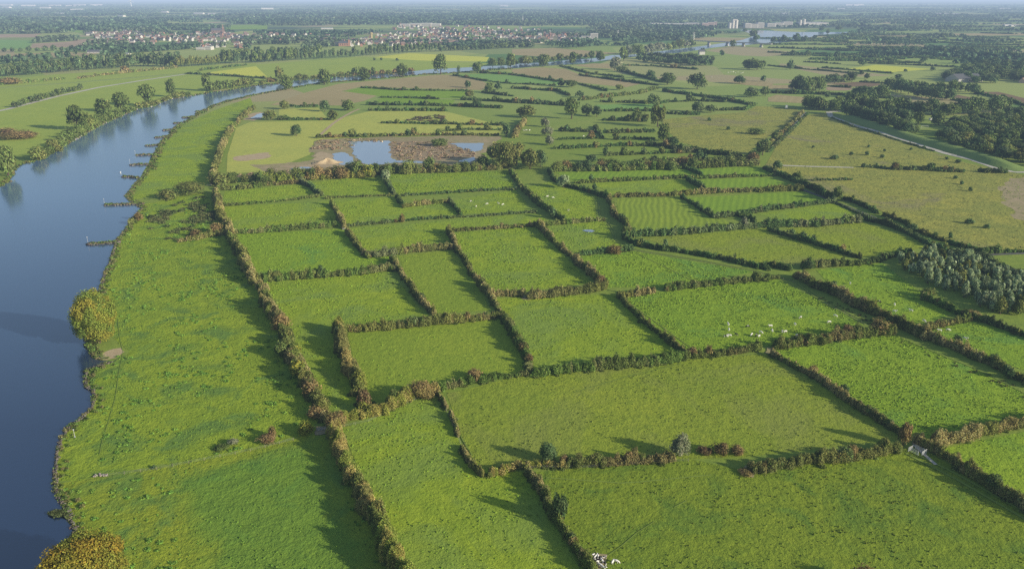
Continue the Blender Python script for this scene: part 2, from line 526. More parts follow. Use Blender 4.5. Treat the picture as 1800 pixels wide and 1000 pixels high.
# (what it is, surface, outline, tussocks per square metre)
FIELDS = [
 ('smooth green riverside strip above the groynes', 'bright', '232,352 245,330 262,300 280,262 320,222 375,195 440,172 447,190 425,208 396,246 381,280 372,322 330,335 270,345', .02),
 ('weedy rough bank meadow beside the river', 'weedy', '236,362 372,335 392,388 447,497 487,560 520,645 570,740 517,772 375,805 185,836 102,850 107,775 125,750 165,717 157,650 180,640 215,625 172,560 176,525 183,490 207,430', .1),
 ('weedy riverside below the wire fence with a taller green sward', 'corner', '102,850 185,836 375,805 517,772 570,744 590,782 640,875 690,987 730,1050 60,1050 92,985 135,935 108,885', .08),
 ('first small meadow east of the riverside hedge', 'bright', '395,337 530,324 562,343 450,357 390,361', .10),
 ('small meadow south of the gravel ponds', 'bright', '535,322 672,308 690,341 590,347 566,341', .10),
 ('tufty meadow below the ponds', 'bright', '676,307 895,302 903,332 697,343', .22),
 ('green meadow with a sheltering hedge each side', 'bright', '392,363 583,354 605,398 412,410', .05),
 ('meadow with a notch in its far hedge', 'bright', '588,352 697,347 710,364 787,357 806,377 612,397', .06),
 ('small pasture with five white cows', 'bright', '715,350 790,354 905,334 940,372 810,376', .08),
 ('square meadow by the riverside hedge', 'lush', '415,412 605,402 645,452 690,450 695,472 455,490', .06),
 ('long meadow in the middle of the hedges', 'bright', '612,402 945,375 965,390 795,407 797,435 648,450', .06),
 ('square tussocky pasture in the middle', 'bright', '795,410 940,398 1040,497 865,520 840,495', .14),
 ('narrow smooth meadow', 'smooth', '700,450 795,440 838,495 862,545 760,552 720,500', .02),
 ('rough meadow beside the riverside hedge', 'bright', '460,497 690,477 735,540 755,553 605,578 590,580 640,720 575,738 520,640 487,560', .12),
 ('smooth hedged meadow near the hedge corner', 'smooth', '610,582 850,563 880,555 928,650 765,685 700,702 640,715', .03),
 ('tussocky pasture west of the cow herd', 'bright', '868,525 1080,517 1195,620 932,650 895,575', .13),
 ('small wet meadow with a puddle', 'bright', '950,400 1065,388 1080,425 1110,437 1020,447 985,432', .10),
 ('tussocky meadow along the curved track', 'lush', '1022,450 1115,442 1330,478 1175,505 1060,505 1040,485', .22),
 ('tussocky pasture with the scattered herd', 'lush', '1092,523 1170,512 1365,490 1440,528 1520,572 1360,607 1210,625', .3),
 ('wide olive meadow behind the row of bushes', 'olive', '785,692 930,657 1210,632 1350,622 1590,770 1310,803 1000,815 860,832 828,812', .10),
 ('tussocky meadow beside the diagonal road hedge', 'lush', '1362,617 1565,586 1600,600 1830,700 1830,738 1640,775 1600,765', .34),
 ('dark olive meadow in the lower corner', 'olive_dark', '935,830 1210,806 1325,830 1575,790 1612,785 1840,910 1850,1050 1045,1050', .14),
 ('bright meadow with long tree shadows', 'bright', '600,752 700,712 765,688 830,820 925,830 1030,1020 1045,1050 725,1050', .16),
 ('small green pasture at the edge of the picture', 'lush', '1650,790 1840,750 1850,895 1700,825', .14),
 ('pasture with a few cows beside the willow wood', 'lush', '1435,475 1550,462 1620,515 1680,548 1612,578 1535,545 1470,515', .10),
 ('green pasture with three cows', 'lush', '1620,582 1700,563 1840,600 1840,662 1740,632', .12),
 ('tufty triangle beside the track', 'bright', '925,330 970,318 1050,345 1050,385 990,387', .12),
 ('mown meadow with wavy swath lines', 'striped', '1085,350 1195,348 1285,393 1275,400 1110,412 1085,378', 0),
 ('vivid strip meadow near the scrub belt', 'vivid', '975,303 1205,298 1230,309 1012,320', 0),
 ('vivid strip meadow near the heath', 'vivid', '1212,297 1330,293 1362,305 1236,311', 0),
 ('pale strip meadow', 'bright', '1040,322 1205,316 1235,334 1078,343', .01),
 ('vivid small meadow', 'vivid', '1214,317 1352,312 1408,331 1240,335', 0),
 ('vivid long meadow', 'vivid', '1203,348 1410,337 1462,352 1260,380', 0),
 ('small green strip meadow', 'bright', '1330,377 1465,358 1515,382 1400,393', .01),
 ('olive meadow on the near side of the hedge', 'olive', '1120,418 1210,413 1350,402 1500,450 1390,468 1262,452', .03),
 ('olive meadow with a few bushes', 'olive', '1380,402 1515,391 1640,432 1560,449 1510,452', .03),
 ('pale mown field by the gravel ponds', 'pale', '440,215 580,212 650,196 782,196 887,222 880,236 620,241 552,248 545,272 470,302 398,306 400,272 415,225', 0),
 ('small pale field by the pond', 'pale', '490,192 560,190 575,208 490,208', 0),
 ('bare sandy yard round the gravel ponds', 'mud', '547,262 560,247 612,243 880,238 862,262 846,290 700,292 660,296 560,300 500,302 470,300 440,292 500,290 545,283', 0),
 ('rough heath beyond the track', 'heath', '1165,210 1310,197 1330,187 1400,190 1410,205 1360,235 1310,272 1270,270 1195,250 1167,225', .012),
 ('wide rough heath', 'heath', '1345,292 1362,262 1415,203 1460,197 1480,215 1600,255 1700,287 1850,318 1850,440 1720,440 1660,420 1550,372 1480,345 1380,305', .012),
 ('reddish patch of heath', 'mud', '1755,328 1790,315 1850,315 1850,400 1795,385 1765,362', .02),
 ('yellow green meadow beyond the river', 'yellow', '632,104 720,94 860,101 855,109 700,107', 0),
 ('stubble field on the inner bend', 'tan', '475,185 530,165 595,148 765,132.5 795,132 850,144 860,150 847,159 820,158 632,153.5 600,161 670,166 640,178 600,186', 0),
 ('long stubble field beside the river', 'tan', '900,122.5 950,119 995,122 1020,132 1130,147 1100,154 1012,145 900,130', 0),
 ('small stubble field by the trees', 'tan', '1007,115 1045,112 1070,112.5 1075,121 1040,120', 0),
 ('olive brown field beyond the river', 'tan', '900,87 975,85 1087,94 995,103 900,97', 0),
 ('stubble field by the bridge', 'tan', '1197,65 1312,70 1275,75 1220,72', 0),
 ('green strip field', 'vivid', '605,161 632,155.5 820,160.5 815,174 670,170', 0),
 ('second green strip field', 'vivid', '660,179 672,172 800,176 795,184 700,183', 0),
 ('dark green strip by the stubble', 'blue', '802,132 850,130 900,133 985,145 980,149 900,146 852,142', 0),
 ('bluish green field among dark hedges', 'blue', '1045,185 1155,182 1175,190 1150,194 1060,193', 0),
 ('pale yellow field', 'yellow', '1492,121 1540,114.5 1637,122 1567,128', 0),
 ('brown field on the right', 'tan', '1350,172 1365,167 1422,172 1412,182 1350,179', 0),
 ('dark brown field', 'brown', '1462,148 1505,144.5 1560,148.5 1530,153 1490,153', 0),
 ('pink ploughed field', 'pink', '1445,154 1490,156 1485,161 1450,160', 0),
 ('brown field by the dark wood', 'brown', '1677,166 1740,178 1677,173', 0),
 ('brown strip field', 'brown', '1722,162 1755,162 1830,180 1830,192', 0),
 ('light tan strip', 'tan', '1350,150 1397,150 1395,158 1350,157', 0),
 ('tan corner field', 'tan', '1275,144 1310,140 1360,147 1355,153 1310,150', 0),
 ('tan field far across', 'tan', '1445,66 1600,62 1610,66 1460,70', 0),
 ('tan field far right', 'tan', '1640,60 1830,58 1830,63 1660,63', 0),
 ('pinkish field by the village', 'pink', '47,85 60,77 140,72.5 150,69 260,74 255,80 150,82.5', 0),
 ('tan field on the far left', 'tan', '-60,97 115,92.5 175,94 140,101 -60,105', 0),
 ('light tan field far left', 'tan', '-60,40 175,34 175,37 -60,46', 0),
 ('small tan field far left', 'pink', '-60,62 68,60 68,66 -60,68', 0),
 ('blue green field far left', 'blue', '-60,70 62,72 45,86 -60,87', 0),
 ('green field behind the village', 'vivid', '95,52 250,50 260,54 150,60', 0),
 ('green field by the church', 'vivid', '340,46 470,44 470,52 380,53', 0),
 ('meadow below the tree belt', 'far_green', '-60,146 100,131 300,119 450,112 455,118 330,128 130,145 -60,158', 0),
 ('wide green meadow of the far bank', 'far_green', '-60,160 140,146 325,131 482,141 470,149 375,160 270,184 130,228 60,268 20,275 -60,280', 0),
 ('green meadow in the outer bend', 'far_green', '330,128 450,114 640,100 720,106 860,112 845,117 650,130 520,139 470,137', 0),
 ('pale green field behind the stubble', 'yellow', '340,131 450,117 470,136', 0),
]
FPOLY = []
for lab, key, s, dens in FIELDS:
    FPOLY.append((sheet('field', lab, key, s), dens, key))

for lab, key, s in (
    ('pale sand heap ground by the gravel pond', 'sand', '545,280 570,268 595,275 597,292 575,296 502,297 500,293 560,288'),
    ('brown reedy islet in the gravel pond', 'reed', '684,247 790,247 840,266 835,277 760,282 700,283 690,276 686,262'),
    ('reddish reedy ground beside the scrub', 'reed', '400,309 500,300 570,300 640,303 540,309 450,319'),
    ('torn sandy patch in the pale field by the riverside hedge', 'sand', '405,275 470,268 474,279 430,285 404,284'),
    ('sandy cove under the riverside tree', 'sand', '170,622 205,611 216,618 196,631 178,630'),
    ('pale bank of the gravel pit inlet', 'sand', '425,212 432,203 440,200 470,196 462,204 455,214'),
):
    sheet('ground', lab, key, s)

# roads, tracks and paths: ribbons on the ground
ROAD = soil('gravel_road', (.55, .51, .43), (.46, .43, .35), .3, .2)
TRACK = soil('worn_track', (.2, .27, .05), (.22, .29, .055), .3, .3)
ASPH = soil('old_asphalt', (.16, .155, .145), (.11, .11, .105), .2, .1)
def ribbon(name, label, mat, s, width, off=0.0, z=None):
    Q, T = resample(gpts(s), 6)
    nrm = np.stack([-T[:, 1], T[:, 0]], 1)
    Z[0] += .0015
    zz = Z[0] if z is None else z
    wj = width * .5 * (1 + .25 * (vnoise(Q[:, 0], Q[:, 1], 9, 3) - .5))[:, None]
    A, B = Q + nrm * (off - wj), Q + nrm * (off + wj)
    n = len(Q)
    V = np.concatenate([np.c_[A, np.full(n, zz)], np.c_[B, np.full(n, zz)]])
    i = np.arange(n - 1)
    o = mesh_obj(name, V, np.stack([i, i+1, i+1+n, i+n], 1), mat)
    if o.data.polygons[0].normal.z < 0: o.data.flip_normals()
    return tag(o, label, kind='structure')

Z[0] = max(Z[0], .18)
ribbon('track', 'curved farm track, one wheel rut', TRACK, '995,330 1035,337 1050,355 1052,380 1070,395 1080,410 1078,423 1120,440 1225,457 1330,477 1400,495 1432,520 1490,552 1525,570', .9, -1)
ribbon('track', 'curved farm track, other wheel rut', TRACK, '995,330 1035,337 1050,355 1052,380 1070,395 1080,410 1078,423 1120,440 1225,457 1330,477 1400,495 1432,520 1490,552 1525,570', .9, 1)
ribbon('track', 'farm track along the diagonal hedge', TRACK, '1560,583 1600,600 1650,622 1725,652 1830,705', 1.4)
ribbon('road', 'narrow lane between hedges', ASPH, '1395,328 1470,356 1530,380 1600,412 1670,437 1740,448 1840,444', 3.2)
ribbon('road', 'pale road along the foot of the dike', ROAD, '1457,197 1460,205 1500,220 1540,231 1600,250 1662,270 1712,282 1760,299 1785,303 1850,301', 7.5)
ribbon('road', 'second pale road meeting the dike road', ROAD, '1715,268 1742,278 1792,301', 6.0)
ribbon('road', 'short pale road above the dike', ROAD, '1459,197 1482,196', 8.0)
ribbon('road', 'straight pale road across the heath', ROAD, '1370,291 1420,293 1500,295', 4.5)
ribbon('track', 'track towards the heath, one rut', ROAD, '1412,197 1387,225 1365,247 1345,268', 2.0, -3)
ribbon('track', 'track towards the heath, other rut', ROAD, '1412,197 1387,225 1365,247 1345,268', 2.0, 3)
ribbon('road', 'pale road across the far bank meadow', ROAD, '-10,197 15,192 100,170 175,154 250,142 325,131', 9.0)
ribbon('track', 'sandy track by the gravel ponds', TURF['sand'], '632,192 620,197 600,208 585,218 560,240', 4.0)
ribbon('path', 'trodden path along the river bank', TRACK, '175,800 180,775 190,745 203,700 210,650 217,620 210,590 207,560', .25)
ribbon('path', 'cow path in the dark olive meadow', TRACK, '1062,981 1090,962 1120,936 1150,917', .3)
ribbon('path', 'cow path near the big bush row', TRACK, '1185,892 1207,880', .4)
for k_, (a_, b_) in enumerate((('1598,792 1690,838 1845,925', 1.0), ('1592,797 1680,842 1840,935', 1.0), ('1120,446 1170,470 1230,500', .6), ('1360,622 1420,655 1500,700 1585,757', .7), ('1100,528 1160,572 1215,612', .5), ('880,540 905,590 936,640', .6), ('1010,690 1110,660 1200,640', .5), ('960,840 1100,850 1250,835', .5))):
    ribbon('track', 'faint wheel track or cattle path across a meadow', TRACK, a_, b_)
for s_ in ('1594,776 1606,772 1616,778 1608,790 1597,785', '919,524 927,521 932,525 926,529 918,528', '600,403 612,401 614,406 604,408', '560,748 580,745 590,756 574,764 560,760', '1345,612 1356,611 1362,617 1352,623 1345,619', '1040,976 1062,976 1070,990 1066,1008 1044,1010', '1310,812 1326,818 1322,832 1312,838 1302,824'):
    sheet('ground', 'trodden bare earth at a field gate', 'mud', s_)
ribbon('path', 'pale path beside the cattle pen', ROAD, '1606,782 1622,797 1645,817', 1.2)
ribbon('path', 'worn line beside the thin hedge', TRACK, '806,757 822,790 830,800', .5)

# ------------------------------------------------------------------ water
def water_mat(name, base, rough, sc, st, near_dim=None):
    m, nt, out = new_mat(name)
    P = position(nt)
    h = math_(nt, 'ADD', noise(nt, P, sc, 3, .6), math_(nt, 'MULTIPLY', noise(nt, P, sc * .12, 3), 2.0))
    f = ramp(nt, noise(nt, position(nt, .004, .0012, .2), 1, 4, .6, .5), .35, .7)
    c = mixc(nt, f, base, tuple(np.array(base) * 1.35))
    if near_dim is not None:      # brighter sky reflection upstream painted into the base colour, dim navy near the camera
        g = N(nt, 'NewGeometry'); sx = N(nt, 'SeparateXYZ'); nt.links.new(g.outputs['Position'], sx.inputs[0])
        c = mixc(nt, ramp(nt, sx.outputs[1], 260, 640), near_dim, c)
    rr = N(nt, 'MapRange'); nt.links.new(f, rr.inputs[0]); rr.inputs[3].default_value = rough * .8; rr.inputs[4].default_value = rough * 1.6
    b = principled(nt, out, c, .1, .5, bump(nt, h, st, .25))
    nt.links.new(rr.outputs[0], b.inputs['Roughness'])
    b.inputs['IOR'].default_value = 2.6 if near_dim is not None else 2.0
    return m
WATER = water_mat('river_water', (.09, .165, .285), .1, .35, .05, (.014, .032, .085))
POND = water_mat('pond_water', (.3, .37, .47), .06, .5, .03)
RIVER_L = '-700,1050 -500,600 -260,400 -60,352 0,330 17,319 32,291 50,287 75,280 95,265 125,250 160,229 190,214 222,200 240,192 270,187 285,179 300,174 322,171 350,166 375,162 400,159 450,151 487,147 512,142 557,139 585,136 625,134 657,131 697,130 725,126 762,122 787,121 825,119 850,117 887,116 912,112.5 945,111 965,110 1000,106 1035,104 1060,101 1075,97.5 1107,97 1132,95 1150,92 1175,89 1215,84 1247,80 1275,76 1305,71 1330,62 1350,57'
RIVER_R = '1352,77 1320,79 1275,82 1250,85 1225,89 1187,94 1150,96 1112,101 1075,105 1025,112 982,115 950,117 900,121 850,125 825,127 795,129 765,130 737,132 700,136 662,139 625,142 590,145 562,147 532,152 512,155 487,160 450,167 405,177 375,186 355,197 337,207 315,220 300,235 287,247 275,265 265,277 260,290 252,302 245,317 232,332 222,345 226,352 250,367 235,385 225,400 207,422 202,435 195,460 185,482 180,500 172,522 158,548 150,580 160,622 178,634 200,636 215,626 200,637 175,644 155,650 150,662 152,680 165,690 167,705 162,717 140,740 122,750 107,775 100,800 97,837 99,860 105,880 120,897 127,920 135,935 110,965 85,1005 60,1060'
Z[0] = .25
def water(label, s, mat):
    P = gpts(s)
    if mat is POND and 'puddle' not in label:
        Q, _ = resample(P + P[:1], 1.5); Q = Q[:-1]
        Q[:, 0] += (vnoise(Q[:, 0], Q[:, 1], 9, 51) + .5*vnoise(Q[:, 0], Q[:, 1], 3, 53) - .75) * 4
        Q[:, 1] += (vnoise(Q[:, 0], Q[:, 1], 9, 55) + .5*vnoise(Q[:, 0], Q[:, 1], 3, 57) - .75) * 6
        P = [tuple(q) for q in Q]
    Z[0] += .004
    o = mesh_obj('water', [(x, y, Z[0]) for x, y in P], [tuple(range(len(P)))], mat)
    if o.data.polygons[0].normal.z < 0: o.data.flip_normals()
    tag(o, label, kind='structure')
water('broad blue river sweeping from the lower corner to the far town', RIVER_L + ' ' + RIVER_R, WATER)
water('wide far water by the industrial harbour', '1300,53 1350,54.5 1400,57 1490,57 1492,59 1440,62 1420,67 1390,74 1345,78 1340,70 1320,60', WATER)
water('large gravel pond', '612,249 684,248 684,265 688,276 697,284 762,284 762,287 700,287 657,291 635,290 630,280 622,272 618,258', POND)
water('small gravel pond by the sand heap', '584,271 600,268 610,271 620,277 619,288 600,291 590,284', POND)
water('eastern arm of the gravel pond', '790,252 850,252 847,265 836,268 815,263', POND)
water('narrow pond corner', '806,284 835,276 838,282 820,287', POND)
water('small inlet by the pale bank', '440,208 452,201 468,198 458,207', POND)
water('thin strip of water in the gravel yard', '510,297 545,294 552,296 520,299', POND)
water('puddle in the wet meadow', '1023,405.6 1030,404.4 1040,404.6 1046,406.8 1040,409 1031,408', POND)
# ------------------------------------------------------------------ foliage palettes
LEAF = leaf_mat('hedge_leaves', .2, .08)
TLEAF = leaf_mat('tree_leaves', .22, .22)
GLEAF = leaf_mat('grass_blades', .25, .0)
BARK = plain('bark', (.11, .085, .06), .9, .35, 3)
PAL = {
 'b': [(.22, .175, .085), (.175, .165, .06), (.25, .2, .105), (.145, .16, .05)],
 'o': [(.16, .17, .055), (.185, .17, .065), (.125, .15, .045), (.21, .175, .085)],
 'r': [(.22, .145, .075), (.195, .16, .065), (.165, .16, .055), (.225, .155, .08)],
 'd': [(.105, .14, .05), (.125, .142, .055), (.095, .13, .05), (.145, .145, .065)],
 'g': [(.125, .145, .065), (.15, .155, .08), (.105, .135, .06), (.175, .155, .09)],
 'y': [(.24, .2, .07), (.19, .185, .05), (.27, .205, .09), (.16, .175, .045)],
}

def bush_leaves(bx, by, bz, rx, rh, cols, size, rng, dens=2.2, wild=.75):
    """leaf quads over one bush: centre bx,by, ground bz, radius rx, height rh"""
    n = int(max(10, dens * (2.2 * math.pi * rx * max(rx, rh)) / (size * size)))
    S = shell_points(n, rng, -.3)
    lump = 1 + .28 * np.sin(S[:, 0]*3.1 + bx) * np.cos(S[:, 1]*3.7 + by) + rng.normal(0, .1, n)
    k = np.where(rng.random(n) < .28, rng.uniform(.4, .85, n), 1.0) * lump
    P = np.stack([bx + S[:, 0]*rx*k, by + S[:, 1]*rx*k, bz + rh*(.3 + .66*S[:, 2]*k)], 1)
    P[:, 2] = np.maximum(P[:, 2], bz + size*.2)
    V, F = leaves_at(P, S, size, rng, wild)
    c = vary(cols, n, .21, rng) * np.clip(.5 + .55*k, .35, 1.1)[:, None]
    return V, F, np.repeat(c, 4, axis=0)

def join(parts):
    V, F, C, b = [], [], [], 0
    for v, f, c in parts:
        V.append(v); F.append(f + b); C.append(c); b += len(v)
    return np.concatenate(V), np.concatenate(F), np.concatenate(C)

def leaf_size(d):
    return max(.3, d / 804.0 * .92)

HEDGE_SEGS = []
def hedge(label, s, h, wd, pal, group='hedges around the small meadows', rough=.4, gaps=0.0, name='hedgerow', seed=[0]):
    """one hedgerow: bushes of uneven size and colour grown together along a line"""
    seed[0] += 1
    rng = np.random.default_rng(1000 + seed[0])
    P = gpts(s)
    d = float(np.mean([math.hypot(*p) for p in P]))
    size = leaf_size(d)
    h *= .95; wd *= .78
    step = max(wd * .3, size * 1.1)
    Q, T = resample(P, step)
    nrm = np.stack([-T[:, 1], T[:, 0]], 1)
    parts = []
    cl = np.array(PAL[pal]) * ((1.6, 1.76, 1.42) if pal in 'by' else (1.3, 1.65, 1.3) if pal == 'r' else (1.4, 1.75, 1.4))
    x0, y0 = Q[0]
    for i, (q, t) in enumerate(zip(Q, nrm)):
        wob = (vnoise(q[0:1], q[1:2], 13, 41)[0] - .5) * wd * .7
        f = vnoise(q[0:1], q[1:2], 6, 5)[0]; f2 = vnoise(q[0:1], q[1:2], 31, 9)[0]
        if gaps and (f < gaps or rng.random() < gaps * .3): continue
        hh = h * (1 + rough * (f2 * 1.5 + f - 1.2) + rng.normal(0, rough*.28))
        if rng.random() < .07: hh *= 1.5
        hh = min(max(hh, h * .35), h * 1.9)
        r = wd * .5 * (.72 + .55 * f + rng.normal(0, .12))
        a, b = q + t * (wob + rng.normal(0, wd*.2)) + np.array((t[1], -t[0])) * rng.normal(0, step*.5)
        ci = int((vnoise(q[0:1], q[1:2], 26, 21)[0]*.9 + rng.random()*.22) * len(cl)) % len(cl)
        c = np.array(cl[ci]) * (1 + rng.normal(0, .06))
        if vnoise(q[0:1], q[1:2], 24, 77)[0] + rng.normal(0, .12) > .66: c = c * .35 + np.array((.17, .2, .065)) * .65 * (.55 if pal == 'd' else 1)
        if rng.random() < .3 and d < 900:      # bramble and rank grass spilling out of the foot
            e = rng.choice((-1, 1)) * wd * rng.uniform(.35, .7)
            k = rng.uniform(.4, .9)
            parts.append(bush_leaves(a + t[0]*e - x0, b + t[1]*e - y0, 0, k * 1.3, k, np.array((.2, .25, .07)) * rng.uniform(.7, 1.1), size, rng))
        parts.append(bush_leaves(a - x0, b - y0, 0, max(r, .5), max(hh, .6), c, min(size, max(r, .5)*.9), rng))
    V, F, C = join(parts)
    o = mesh_obj(name, V, F, LEAF, cols=C, loc=(x0, y0, 0))
    return tag(o, label, 'hedge', group)

